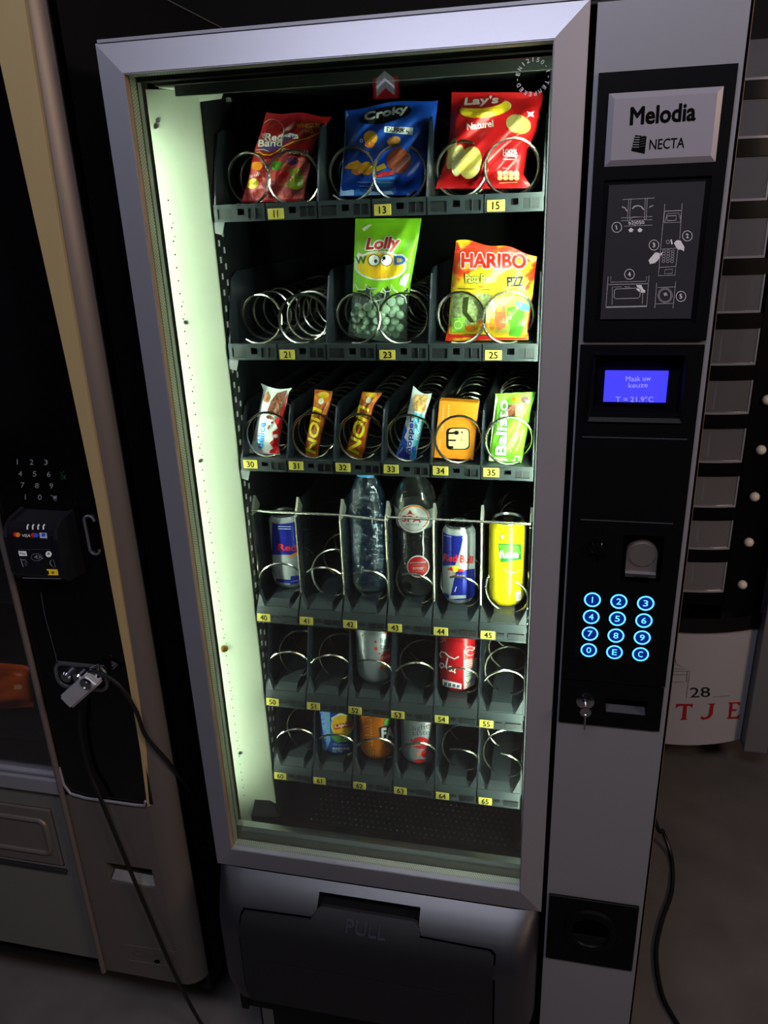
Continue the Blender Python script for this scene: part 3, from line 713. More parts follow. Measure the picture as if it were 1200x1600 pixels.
# keypad
q = MB(); q.box(.6000, .7115, YL - .001, YL, 1.0370, 1.1475); kp = q.build('keypad_plate', mat('keypad_black', (3, 3, 5), .25), VM)
BL = mat('key_glow', (60, 150, 255), .4, emit=2.6, ecol=(.07, .42, 1.)); 
BD = mat('key_blue_dark', (8, 14, 60), .4, emit=.35, ecol=(.0, .04, .5))
for i, ch in enumerate('123456789' + '0EC'):
    r_, c_i = divmod(i, 3); x = .6200 + .03440 * c_i; z = 1.1318 - .02630 * r_
    pr = Print(on_xz(YL - .001), True, base=.0006); pr.ell(x, z, .0112, .0112, BD, 0, n=26); pr.ring(x, z, .0100, .0100, .0021, BL, 1, n=30)
    ww = .0012 if ch == '1' else .0062; pr.text(ch, (x - ww / 2, z - .0045), (x + ww / 2, z - .0045), .0090, BL, 1, bold=.012)
    pr.build('key', kp)
# lock panel
q = MB()
holed_panel(.5848, .7250, .9275, .9990, YL, [(.6490, .7050, .9505, .9760, .018)], .018, m=q)
for a, b in (((.5848, .9275), (.7250, .9275)), ((.7250, .9275), (.7250, .999)), ((.7250, .999), (.5848, .999)), ((.5848, .999), (.5848, .9275))):
    q.poly([(a[0], YL, a[1]), (b[0], YL, b[1]), (b[0], 0, b[1]), (a[0], 0, a[1])])
q.build('lock_panel', M_blk, VM)
q = MB(); q.prism([(.650, YL + .002, .951), (.704, YL + .002, .951), (.704, YL + .014, .956), (.650, YL + .014, .956)], (0, 0, .001)); q.build('refund_flap', mat('flap_grey', (60, 60, 66), .4), VM)
q = MB(); q.lathe([(.0125, YL), (.0125, YL - .002), (.0105, YL - .003), (.0105, YL - .0035), (.006, YL - .005)], (.6203, 0, .9672), 28, 'y'); lk = q.build('cylinder_lock', M_chrome, VM, True)
q = MB(); q.box(.6195, .6211, YL - .022, YL - .004, .964, .970); q.build('key_slot', M_alu, lk)
KT = thing('lock_key', (.6203, YL - .02, .935), 'small steel key hanging in the round lock below the keypad', 'key')
q = MB(); q.lathe([(.0078, -.001), (.0078, .001)], (.6203, YL - .024, .9655), 20, 'y'); q.build('key_bow', M_chrome, KT)
q = MB(); q.box(.6190, .6216, YL - .0255, YL - .0235, .9360, .9620, 0, .0006, 1); q.build('key_blade', M_chrome, KT)
# coin return cup
q = MB(); q.box(.5862, .7258, -.005, 0, .4475, .5900, 0, .0012, 1); cp = q.build('return_panel', M_blk, VM)
q = MB(); q.lathe([(.043, -.0052), (.041, -.010), (.036, -.0125), (.031, -.0120), (.029, -.009), (.028, -.0056)], (.6545, 0, .5270), 40, 'y'); q.build('cup_rim', M_blk, cp, True)
q = MB(); q.lathe([(.0285, -.0058), (.0285, -.0052)], (.6545, 0, .5270), 32, 'y'); q.build('cup_mouth', M_hole, cp)
q = MB(); P = [(.6545 + .028 * cos(a), .5270 + .028 * sin(a)) for a in np.linspace(pi * 1.12, pi * 1.88, 14)]
q.prism([(x, -.0066, z) for x, z in P], (0, -.003, 0)); q.build('cup_tongue', mat('bezel_black'), cp)

# ================================================================== PRODUCTS ON THE TRAYS
class Pouch:
    """flexible bag traced by its left and right edge (pixels, top to bottom) on a leaning plane"""
    def __init__(s, name, L, R, yb, yt, thick, m, label, cat, group=None, seal=(.06, .05), wr=.0015, seed=1, mats=None, fm=None, nu=26, nv=34, top=None):
        s.L = [np.array(p, float) for p in L]; s.R = [np.array(p, float) for p in R]; s.yb, s.yt, s.th, s.seal, s.wr = yb, yt, thick, seal, wr
        rr = random.Random(seed); s.ph = [(rr.uniform(4, 13), rr.uniform(3, 11), rr.uniform(0, 6.3), rr.uniform(.4, 1)) for _ in range(6)]
        s.top = top
        b = s.at(.5, 1., 0); s.t = thing(name, (b[0], yb, b[2]), label, cat, group)
        q = MB(); V = {}
        for side in (0, 1):
            for i in range(nu + 1):
                for j in range(nv + 1):
                    if side and (i in (0, nu) or j in (0, nv)): V[1, i, j] = V[0, i, j]; continue
                    V[side, i, j] = q.bm.verts.new(tuple(s.at(i / nu, j / nv, 0) if not side else s.backp(i / nu, j / nv)))
        for side in (0, 1):
            for i in range(nu):
                for j in range(nv):
                    f = q._f([V[side, i, j], V[side, i + 1, j], V[side, i + 1, j + 1], V[side, i, j + 1]])
                    if f and fm: f.material_index = fm((i + .5) / nu, (j + .5) / nv, side)
        s.body = q.build('wrapper', mats or m, s.t, True, math.radians(75))
    def edge(s, P, v):
        y0, y1 = P[0][1], P[-1][1]; y = y0 + (y1 - y0) * v
        for a, b in zip(P, P[1:]):
            if y <= b[1] + 1e-9: k = (y - a[1]) / (b[1] - a[1] + 1e-12); return a + (b - a) * k
        return P[-1]
    def px(s, u, v):
        p = s.edge(s.L, v) * (1 - u) + s.edge(s.R, v) * u
        if s.top: p = p + np.array((0, s.top(u) * max(0, 1 - v * 4) ** 1.5))
        return p
    def bulge(s, u, v):
        a = min(1, max(0, (v - s.seal[0] * .5) / (s.seal[0] + .14))); b = min(1, max(0, (1 - v - s.seal[1] * .5) / (s.seal[1] + .12)))
        e = max(0, 4 * u * (1 - u)) ** .5 * (a * a * (3 - 2 * a)) * (b * b * (3 - 2 * b))
        w = sum(k * sin(fx * u * 2 + fy * v * 2.2 + p) for fx, fy, p, k in s.ph) * s.wr
        return s.th * e + w * min(1, 5 * u, 5 * (1 - u)) * (.25 + .75 * min(a, b))
    def at(s, u, v, off):
        p = s.px(u, v); return YP(p[0], p[1], s.yt + (s.yb - s.yt) * v - s.bulge(u, v) - off)
    def backp(s, u, v):
        p = s.px(u, v); y = s.yt + (s.yb - s.yt) * v; P = YP(p[0], p[1], y); return (P[0], y + max(.0004, abs(s.bulge(u, v)) * .55), P[2])
    def inv(s, x, y):
        u, v = .5, .5; T = np.array((x, y))
        for _ in range(12):
            p = s.px(u, v); e = T - p
            if abs(e).max() < .01: break
            du = (s.px(u + .01, v) - p) / .01; dv = (s.px(u, v + .01) - p) / .01; D = du[0] * dv[1] - du[1] * dv[0]
            u += (e[0] * dv[1] - e[1] * dv[0]) / D; v += (du[0] * e[1] - du[1] * e[0]) / D; u = min(1.1, max(-.1, u)); v = min(1.1, max(-.1, v))
        return u, v
    def onto(s, x, y, off):
        u, v = s.inv(x, y); u = min(.985, max(.015, u)); v = min(.99, max(.008, v)); return s.at(u, v, off)
    def printer(s, cut=5.): return Print(s.onto, cut=cut, base=.0006, step=.0003)
def crop(ox, oy, k):
    def f(*p):
        r = [(ox + x / k, oy + y / k) for x, y in p]; return r if len(r) > 1 else r[0]
    return f
def ink(name, rgb=(128, 128, 128), rough=.35): return mat('ink_' + name, rgb, rough)
I_w = ink('white', (238, 238, 234)); I_k = ink('black', (16, 15, 18)); I_y = ink('yellow', (245, 205, 40)); I_r = ink('red', (210, 30, 34)); I_o = ink('orange', (240, 140, 30))
I_g = ink('green', (90, 170, 50)); I_b = ink('blue', (40, 90, 200)); I_n = ink('navy', (18, 24, 62)); I_p = ink('purple', (84, 48, 120)); I_br = ink('brown', (110, 52, 26)); I_c = ink('cream', (228, 214, 150))
I_s = ink('salmon', (214, 84, 84)); I_lb = ink('light_blue', (90, 170, 230)); I_pk = ink('pink', (235, 120, 140)); I_dr = ink('dark_red', (150, 20, 28)); I_dg = ink('dark_green', (30, 110, 50))
GB = 'bags of crisps and sweets in the two top trays'; GC = 'wrapped bars in the third tray'; GD = 'drinks in the lower trays'

# ---- dark red wine gum bag
c = crop(325, 150, 6)
B = Pouch('sweets_bag', c((545, 150), (500, 320), (420, 560), (370, 800), (305, 1000)), c((1165, 185), (1060, 350), (990, 560), (930, 800), (900, 985)), .150, .158, .013, mat('foil_red', (150, 22, 30), .3), 'dark red bag of fruit wine gums above price label 11', 'sweets', GB, wr=.0026, seed=3, top=lambda u: 2.2 * sin(u * 9))
p = B.printer()
p.poly(c((395, 640), (560, 590), (800, 560), (985, 600), (935, 820), (905, 960), (320, 985), (350, 850)), two_tone('sweets_photo', (190, 50, 60), (224, 110, 104), 160, .35, .2))
p.ell(*c((605, 325)), 18, 18.5, I_w, 1, n=26); p.ell(*c((605, 325)), 17, 17.5, I_dr, 2, n=26); p.poly(c((480, 480), (690, 430), (700, 480), (600, 525), (530, 515)), I_p, 2)
p.poly(c((700, 370), (770, 345), (840, 365), (850, 400), (780, 400), (700, 440)), I_w, 2); p.poly(c((705, 385), (770, 362), (820, 380), (770, 410), (700, 440)), I_p, 3)
p.text('Red', *c((535, 415), (690, 420)), 11, I_w, 4, .035, .12); p.text('Band', *c((470, 475), (690, 470)), 10.5, I_w, 4, .035, .12)
p.stroke(c((430, 535), (480, 525), (520, 550), (580, 555), (650, 520), (700, 475), (800, 430), (930, 395), (1060, 340)), 1.5, I_y, 2); p.stroke(c((440, 505), (520, 500), (570, 520)), .9, I_w, 3)
p.text('WINEGUM', *c((830, 300), (1045, 292)), 6.5, I_y, 2); p.text('MIX', *c((915, 355), (995, 345)), 5.8, I_y, 2); p.text('ORIGINAL', *c((690, 530), (950, 555)), 7, I_w, 2, .02)
p.ell(*c((455, 655)), 9, 6.5, I_o, 2); p.poly(c((570, 660), (620, 610), (715, 620), (680, 680), (610, 700)), I_g, 2); p.ell(*c((420, 822)), 9.5, 7.5, I_y, 2, -.5)
p.poly(c((760, 690), (850, 670), (890, 760), (895, 850), (830, 890), (715, 835), (780, 770)), ink('lime', (140, 160, 40)), 2); p.ell(*c((570, 830)), 11, 7, ink('mauve', (130, 60, 80)), 1); p.ell(*c((690, 735)), 10, 7, I_r, 1); p.ell(*c((790, 610)), 9, 6, I_p, 1)
p.text('fruit', *c((390, 770), (500, 735)), 5, I_w, 3); p.build('printed_design', B.t)

# ---- blue crisps bag
c = crop(500, 140, 6)
B = Pouch('crisps_bag', c((235, 180), (235, 480), (205, 800), (175, 1005)), c((1108, 85), (1080, 330), (1010, 700), (930, 985)), .150, .162, .020, mat('foil_blue', (26, 78, 190), .28), 'blue bag of paprika crisps above price label 13', 'crisps', GB, wr=.0034, seed=11, top=lambda u: 3 * sin(u * 7 + 1))
p = B.printer()
p.ell(*c((612, 236)), 42, 12.5, ink('midnight', (8, 10, 26)), 1, -.21, 30); p.text('Croky', *c((415, 312), (815, 230)), 15, I_w, 2, .06, .25)
p.poly(c((605, 345), (875, 355), (868, 425), (600, 400)), I_w, 1); p.text('PAPRIKA', *c((625, 395), (835, 412)), 7.5, I_n, 2, .03)
p.ell(*c((475, 450)), 11, 11, ink('chip', (238, 170, 40)), 1); p.ell(*c((465, 515)), 7.5, 5.5, ink('chip2', (214, 120, 50)), 2); p.ell(*c((690, 480)), 11, 7, ink('chip3', (190, 130, 60)), 1, -.3)
p.poly(c((215, 740), (270, 690), (350, 660), (400, 700), (370, 760), (290, 745)), ink('chip'), 1); p.ell(*c((435, 740)), 10, 11, ink('chip'), 2); p.ell(*c((345, 770)), 9, 5, ink('chip2'), 1)
p.poly(c((490, 740), (600, 690), (625, 730), (520, 775)), I_y, 2); p.ell(*c((740, 665)), 19, 20, ink('paprika', (140, 62, 34)), 1); p.poly(c((490, 800), (600, 770), (690, 760), (700, 795), (560, 820), (500, 830)), I_r, 3)
p.poly(c((500, 835), (700, 810), (715, 970), (560, 1000), (500, 930)), ink('blue_sheen', (60, 130, 225)), 1); p.ell(*c((390, 970)), 13, 7, ink('blue_sheen'), 1)  # lighter blue patches paint foil reflections onto the bag
for y in (868, 905, 985): p.stroke(c((345 + (y % 7) * 12, y), (690, y + 5)), .9, ink('pale_blue', (170, 205, 245)), 2)
p.ring(*c((388, 478)), 2, 2.4, .9, I_w, 2); p.build('printed_design', B.t)

# ---- red crisps bag
c = crop(670, 130, 6)
B = Pouch('crisps_bag', c((215, 85), (195, 470), (150, 760), (60, 990)), c((1082, 85), (1010, 450), (925, 620), (890, 860), (970, 985)), .148, .160, .021, mat('foil_scarlet', (206, 26, 30), .3), 'red bag of plain salted crisps above price label 15', 'crisps', GB, wr=.0034, seed=23)
p = B.printer()
p.ell(*c((530, 235)), 41, 14.5, I_c, 1, -.12, 30); p.ell(*c((530, 240)), 39.5, 13.5, I_y, 2, -.12, 30); p.ell(*c((500, 180)), 35, 9, I_r, 3, -.1)
p.text("Lay's", *c((330, 225), (640, 205)), 15, I_w, 4, .05, .25)
p.text('Naturel', *c((360, 440), (605, 408)), 10.5, I_w, 2, .035, .06)
pc = ink('crisp_pale', (232, 220, 150)); pd = two_tone('crisp_gold', (236, 200, 60), (238, 224, 140), 60, .4, .3)
p.ell(*c((275, 725)), 10, 25, pc, 1, .15); p.ell(*c((215, 660)), 7, 25, ink('crisp_olive', (190, 170, 100)), 0, .2); p.ell(*c((390, 745)), 17.5, 26, pd, 2, .2); p.ell(*c((840, 385)), 20, 15, ink('crisp_olive'), 1, .35)
p.ring(*c((765, 675)), 14, 13, .8, I_dr, 1); p.text('100%', *c((695, 660), (828, 665)), 7.5, I_w, 2, .03); p.text('Quality', *c((690, 690), (832, 705)), 7, I_w, 2, .03); p.stroke(c((700, 712), (820, 716)), 1, I_w, 2)
for k in range(4): p.ell(*c((665 + k * 52, 838)), 4.2, 3.2, ink('beige', (224, 190, 150)), 1, n=14); p.rect(*c((645 + k * 52, 838)), *c((692 + k * 52, 872)), ink('beige'), 1); p.ell(*c((668 + k * 52, 890)), 4.2, 3.6, I_c, 1, n=14)
p.stroke(c((660, 935), (830, 928)), 1.2, I_c, 1); p.text('30g', *c((690, 808), (730, 803)), 3, I_w, 1)
p.poly(c((915, 260), (950, 275), (990, 260), (975, 290), (990, 320), (950, 305), (920, 325), (935, 290)), I_w, 1); p.build('printed_design', B.t)

# ---- green sour sweets bag with clear lower half
c = crop(520, 335, 6.806); foil = clear('clear_foil', (.94, .98, .95), .05, .12, body=.08, bodycol=(200, 225, 205), edge=.35, bump=.6, bscale=140)
G_f = mat('foil_green', (136, 204, 36), .3)
def fm(u, v, side): return 1 if v > .60 + .03 * sin(u * 19) + .02 * sin(u * 37 + 1) else 0
B = Pouch('sweets_bag', c((240, 45), (228, 400), (212, 800), (190, 1060), (158, 1290)), c((945, 40), (900, 330), (832, 720), (800, 1000), (785, 1390)), .142, .150, .014, None, 'lime green bag of round sour sweets with clear bottom above price label 23', 'sweets', GB, seal=(.08, .08), wr=.0014, seed=7, mats=[G_f, foil], fm=fm, nv=56)
p = B.printer()
p.ell(*c((505, 545)), 41, 23, I_w, 1, .02, 30); p.ell(*c((505, 545)), 37, 20.5, two_tone('logo_yellow', (250, 220, 40), (246, 180, 30), 40, .35, .3), 2, .02, 30)
p.poly(c((230, 475), (270, 405), (330, 430), (330, 540), (265, 530)), I_w, 1); p.poly(c((640, 425), (740, 420), (800, 480), (700, 560), (640, 560)), I_w, 1)
p.text('Lolly', *c((345, 408), (680, 390)), 22, I_w, 3, .13, .3); p.text('Lolly', *c((345, 408), (680, 390)), 22, ink('brick', (196, 50, 40)), 4, .05, .3)
p.text('W', *c((245, 525), (355, 520)), 11, I_dg, 4, .06); p.text('D', *c((660, 530), (770, 525)), 12, I_b, 4, .08)
for x in (438, 570): p.ell(*c((x, 487)), 9.5, 9.6, I_k, 4); p.ell(*c((x, 487)), 8.4, 8.5, I_w, 5); p.ell(*c((x + (18 if x < 500 else -25), 497 if x < 500 else 465)), 2.6, 3, I_k, 6)
p.poly(c((760, 640), (815, 630), (800, 700), (765, 770), (705, 745), (720, 690)), I_w, 1); p.poly(c((310, 150), (380, 105), (420, 110), (330, 180)), I_w, 1)
p.stroke(c((215, 800), (235, 740), (270, 800), (345, 800), (350, 740), (380, 790), (465, 785), (440, 830), (400, 820), (410, 930), (545, 905), (560, 840), (510, 825), (535, 780), (560, 825), (610, 815), (625, 745), (650, 800), (690, 830), (720, 850), (770, 880), (785, 945)), 1.6, I_w, 2)
for y in (60, 75, 90): p.stroke(c((245, y), (930, y - 8)), .5, ink('leaf', (110, 176, 26)), 1)
p.build('printed_design', B.t)
cm = mat('sugared_green', (205, 232, 205), .75, noise=.25, nscale=900); rr = random.Random(5); first = None; n_c = 0
for row_ in range(6):
    for k in range(6):
        x = 215 + k * 102 + (row_ % 2) * 48 + rr.uniform(-14, 14); y = 930 + row_ * 66 + rr.uniform(-14, 14)
        if x > 770 or (y < 960 and x < 330): continue
        px_ = c((x, y)); u, v = B.inv(*px_); u = min(.93, max(.07, u)); v = min(.93, v)
        P = B.at(u, v, -max(.006, B.bulge(u, v) * .55))
        if first is None:
            q = MB(); q.lathe([(.0015, -.0042), (.0048, -.0036), (.0064, -.001), (.0064, .001), (.0048, .0036), (.0015, .0042)], (0, 0, 0), 12, 'y'); first = q.build('candy', cm, B.t, True); o = first
        else: o = first.copy(); COL.objects.link(o); o.parent = B.t; o.matrix_parent_inverse = world_of(B.t).inverted()
        o.location = P; o.rotation_euler = (rr.uniform(-.6, .6), 0, rr.uniform(-.6, .6))

# ---- red and yellow fizzy sweets bag
c = crop(670, 360, 6.667); RY = two_tone('foil_red_yellow', (226, 58, 26), (240, 205, 40), 26, .3, .06, detail=3, stretch=(1, 1, 1.6))
B = Pouch('sweets_bag', c((285, 105), (240, 480), (230, 620), (205, 1000), (168, 1152)), c((1128, 262), (1105, 480), (1080, 700), (1035, 1000), (1040, 1140)), .146, .158, .017, RY, 'red and yellow bag of fizzy sour sweets above price label 25', 'sweets', GB, wr=.0022, seed=31, top=lambda u: -4 * sin(u * 3.1) - 2.5 * sin(u * 12))
p = B.printer()
p.poly(c((228, 585), (700, 600), (1095, 640), (1040, 1090), (205, 1090)), I_y, 0)
p.poly(c((228, 648), (600, 655), (700, 690), (690, 980), (470, 1010), (215, 1000)), two_tone('sweets_window', (84, 96, 44), (190, 205, 140), 230, .5, .25, detail=4), 1)
p.poly(c((360, 700), (420, 690), (400, 850), (480, 960), (430, 960), (350, 860)), ink('olive_gap', (52, 60, 24)), 2)
p.text('HARIBO', *c((345, 385), (1008, 393)), 22, I_w, 2, .125); p.text('HARIBO', *c((345, 385), (1008, 393)), 22, ink('haribo_red', (220, 44, 30)), 3, .06)
p.text('Pasta Frutta', *c((385, 545), (708, 543)), 13.5, ink('leaf_dark', (60, 104, 26)), 2, .10); p.text('Pasta Frutta', *c((385, 545), (708, 543)), 13.5, ink('lemon', (240, 236, 110)), 3, .025)
p.poly(c((770, 500), (830, 480), (860, 420), (920, 440), (1010, 420), (1000, 480), (1050, 530), (1010, 580), (980, 640), (910, 600), (850, 620), (830, 570), (775, 560)), I_y, 2)
p.text('F!ZZ', *c((820, 585), (985, 578)), 14.5, I_n, 3, .05)
p.stroke(c((300, 605), (640, 618)), 1., I_k, 2); p.stroke(c((365, 1082), (660, 1092)), 1.1, I_k, 2)
p.poly(c((700, 700), (800, 690), (1060, 660), (1040, 1080), (690, 1060)), ink('pale_lime', (176, 184, 84)), 1)
p.poly(c((700, 800), (800, 780), (800, 1000), (720, 1050), (680, 950)), ink('coral', (226, 110, 70)), 2); p.poly(c((815, 810), (900, 790), (1000, 850), (990, 1000), (950, 1110), (830, 1100), (850, 1000), (810, 900)), I_g, 2)
p.poly(c((240, 910), (375, 905), (372, 1055), (240, 1062)), ink('bright_lime', (140, 214, 70)), 2); p.ring(*c((305, 985)), 6, 6, 1.6, I_c, 3)
p.ell(*c((440, 1020)), 9, 6, I_o, 2); p.ell(*c((560, 975)), 9, 9, I_o, 2); p.ring(*c((560, 975)), 9, 9, 1., I_c, 3); p.ell(*c((660, 975)), 5, 10, I_o, 2); p.poly(c((480, 960), (520, 955), (525, 1010), (485, 1015)), I_y, 3)
p.poly(c((700, 790), (760, 780), (760, 840), (710, 860)), I_y, 3); p.poly(c((620, 720), (670, 700), (680, 760), (640, 790)), I_w, 2); p.poly(c((900, 740), (980, 750), (1060, 790), (1050, 840), (960, 830), (910, 780)), I_lb, 3)
p.poly(c((172, 1148), (205, 1105), (1040, 1120), (1035, 1142)), I_r, 3); p.build('printed_design', B.t)

# ---- bars
c = crop(365, 590, 7.06)
B = Pouch('wrapped_bar', c((300, 62), (330, 140), (270, 400), (200, 740), (150, 830)), c((648, 112), (610, 160), (560, 420), (500, 760), (512, 850)), .133, .147, .011, mat('wrap_white', (222, 226, 222), .3), 'white and red milk sponge bar above price label 30', 'bar', GC, seal=(.12, .05), wr=.0007, seed=2, top=lambda u: 5 * sin(u * 3.14))
p = B.printer(4)
p.poly(c((600, 170), (612, 260), (560, 450), (515, 770), (500, 840), (390, 855), (400, 800), (440, 780), (395, 720), (440, 680), (425, 600), (490, 560), (450, 480), (500, 420)), I_r, 1)
p.poly(c((480, 170), (590, 140), (545, 300), (500, 400), (430, 420), (365, 390), (410, 260)), two_tone('choc_photo', (90, 44, 24), (150, 84, 50), 300, .4, .2), 2)
p.poly(c((325, 200), (380, 150), (410, 210), (380, 280), (330, 260)), ink('hazel', (170, 110, 70)), 1); p.ell(*c((400, 440)), 6, 3, I_br, 2, .3); p.ell(*c((385, 545)), 2, 4, I_br, 2, .4); p.ell(*c((425, 495)), 2, 2, I_br, 2); p.ell(*c((465, 645)), 4, 3, I_w, 2)
p.text('délice', *c((322, 780), (352, 500)), 10, ink('sky', (30, 130, 220)), 2, .045); p.text('kinder', *c((240, 695), (262, 585)), 4, I_r, 2); p.build('printed_design', B.t)
def lion(ox, oy, k, L, R, t0, t1, hgt, blob, label, seed, xo):
    c = crop(ox, oy, k)
    B = Pouch('wrapped_bar', c(*L), c(*R), .133, .150, .012, two_tone('wrap_caramel', (150, 62, 24), (214, 116, 34), 170, .3, .22), label, 'bar', GC, seal=(.05, .05), wr=.0010, seed=seed)
    p = B.printer(3.5)
    p.text('LION', *c(t0, t1), hgt, I_br, 1, .12, .25); p.text('LION', *c(t0, t1), hgt, ink('lion_yellow', (250, 220, 30)), 2, .065, .25)
    x, y = blob; p.ell(*c((x, y)), 11.5, 9, I_o, 1); p.ell(*c((x + 20, y - 35)), 8.5, 5, I_y, 2); p.ell(*c((x - 10, y + 35)), 4, 5, I_w, 3, .4); p.build('printed_design', B.t)
lion(365, 590, 7.06, [(893, 128), (880, 320), (810, 640), (785, 760), (800, 850)], [(1095, 150), (1060, 330), (975, 620), (930, 880)], (872, 320), (800, 800), 15, (975, 225), 'caramel brown bar beside the white and red bar, over price label 31', 4, 0)
lion(520, 590, 7.5, [(345, 165), (310, 310), (230, 600), (150, 860), (230, 940)], [(585, 180), (480, 330), (420, 600), (380, 840), (330, 965)], (305, 315), (185, 845), 17, (430, 230), 'caramel brown bar beside the blue wafer bar, over price label 32', 9, 0)
c = crop(520, 590, 7.5)
B = Pouch('wrapped_bar', c((945, 95), (900, 300), (860, 480), (800, 720), (738, 935)), c((1165, 180), (1120, 330), (1060, 560), (1000, 800), (968, 988)), .133, .150, .011, mat('wrap_pearl', (214, 220, 226), .3), 'white and blue wafer bar above price label 33', 'bar', GC, seal=(.12, .04), wr=.0008, seed=5, top=lambda u: 6 * sin(u * 3.14))
p = B.printer(4)
p.poly(c((845, 540), (870, 620), (835, 700), (880, 760), (850, 830), (980, 800), (970, 985), (742, 930), (800, 720)), I_b, 1); p.poly(c((790, 840), (980, 880), (965, 985), (745, 930)), ink('cyan', (50, 150, 225)), 2)
p.poly(c((940, 400), (1060, 440), (1060, 560), (1000, 800), (930, 800), (960, 560)), ink('aqua', (90, 190, 220)), 2)
p.poly(c((960, 200), (1115, 200), (1080, 400), (1030, 410), (930, 370), (940, 290)), two_tone('wafer_photo', (200, 130, 50), (240, 205, 130), 200, .4, .12), 2)
p.text('Knoppers', *c((925, 970), (972, 430)), 10.5, I_w, 3, .13); p.text('Knoppers', *c((925, 970), (972, 430)), 10.5, ink('royal', (40, 40, 140)), 4, .055); p.text('coconut', *c((1000, 735), (1050, 470)), 5, I_w, 4, .02); p.build('printed_design', B.t)
# small orange carton
c = crop(665, 590, 6.667); K4 = c((145, 238), (553, 265), (495, 862), (85, 835))
b0 = YP(*K4[3], .128); T = thing('carton', (b0[0] + .03, .14, b0[2]), 'flat orange carton with a cream square emblem above price label 34', 'box', GC)
Fp = [YP(*K4[0], .142), YP(*K4[1], .142), YP(*K4[2], .128), YP(*K4[3], .128)]; OR = mat('card_orange', (244, 146, 24), .5)
q = MB(); q.prism([tuple(a) for a in Fp], (0, .016, .001)); bmesh.ops.bevel(q.bm, geom=q.bm.edges[:], offset=.0006, segments=1, affect='EDGES'); q.build('carton_body', OR, T)
fn = np.cross(Fp[1] - Fp[0], Fp[3] - Fp[0])
def onbox(u, v, off): d = ray(u, v); t = np.dot(Fp[0] - CAM, fn) / np.dot(d, fn); P = CAM + d * t; return (P[0], P[1] - off, P[2])
p = Print(onbox, base=.0004)
def rrect(x0, y0, x1, y1, r): return [(x, y) for cx, cy, a in ((x1 - r, y0 + r, -pi / 2), (x1 - r, y1 - r, 0), (x0 + r, y1 - r, pi / 2), (x0 + r, y0 + r, pi)) for x, y in [(cx + r * cos(a + k * pi / 8), cy + r * sin(a + k * pi / 8)) for k in range(5)]]
p.poly(c(*rrect(215, 522, 460, 750, 50)), I_k, 1); p.poly(c(*rrect(240, 532, 450, 740, 42)), I_c, 2)
p.stroke(c((240, 578), (320, 574)), 3.2, I_k, 3); p.ell(*c((322, 572)), 4, 3.4, I_k, 3); p.stroke(c((240, 650), (318, 652)), 2.6, I_k, 3); p.stroke(c((225, 720), (290, 724)), 3.4, I_k, 3); p.ell(*c((380, 568)), 1.5, 1.7, I_k, 3)
p.stroke(c((418, 605), (375, 602), (370, 648), (412, 652)), .8, I_br, 3)
for x, y0, y1 in ((190, 285, 560), (245, 285, 450), (150, 640, 800)):
    y = y0
    while y < y1: p.stroke(c((x - (y - y0) * .06, y), (x - (y - y0) * .06 - 2, y + 17)), 2.4, ink('peach', (252, 196, 120)), 1); y += 28
p.build('printed_design', T)
c = crop(665, 590, 6.667)
B = Pouch('wrapped_bar', c((722, 168), (740, 200), (705, 520), (660, 800), (652, 872)), c((1150, 148), (1100, 330), (1060, 560), (1015, 800), (998, 888)), .133, .148, .010, mat('wrap_green', (126, 204, 52), .3), 'bright green muesli biscuit bar above price label 35', 'bar', GC, seal=(.07, .05), wr=.0009, seed=12)
p = B.printer(4)
p.text('Balisto', *c((835, 808), (856, 242)), 15.5, I_dg, 1, .11); p.text('Balisto', *c((835, 808), (856, 242)), 15.5, I_w, 2, .055)
p.ell(*c((900, 340)), 9, 10, I_br, 1, .5); p.ell(*c((980, 345)), 7, 10, ink('oat', (232, 196, 110)), 2, .2); p.ell(*c((1035, 230)), 6, 5, ink('plum', (90, 30, 50)), 1); p.ell(*c((1065, 250)), 4, 3, I_pk, 2); p.ell(*c((935, 225)), 6, 4, I_o, 1)
p.text('Yoberry', *c((900, 800), (1000, 450)), 5, ink('mint', (224, 240, 190)), 1); p.stroke(c((960, 700), (1000, 520)), .8, I_dg, 1); p.rect(*c((925, 815)), *c((985, 885)), ink('mint'), 1); p.rect(*c((935, 830)), *c((965, 870)), I_g, 2); p.build('printed_design', B.t)

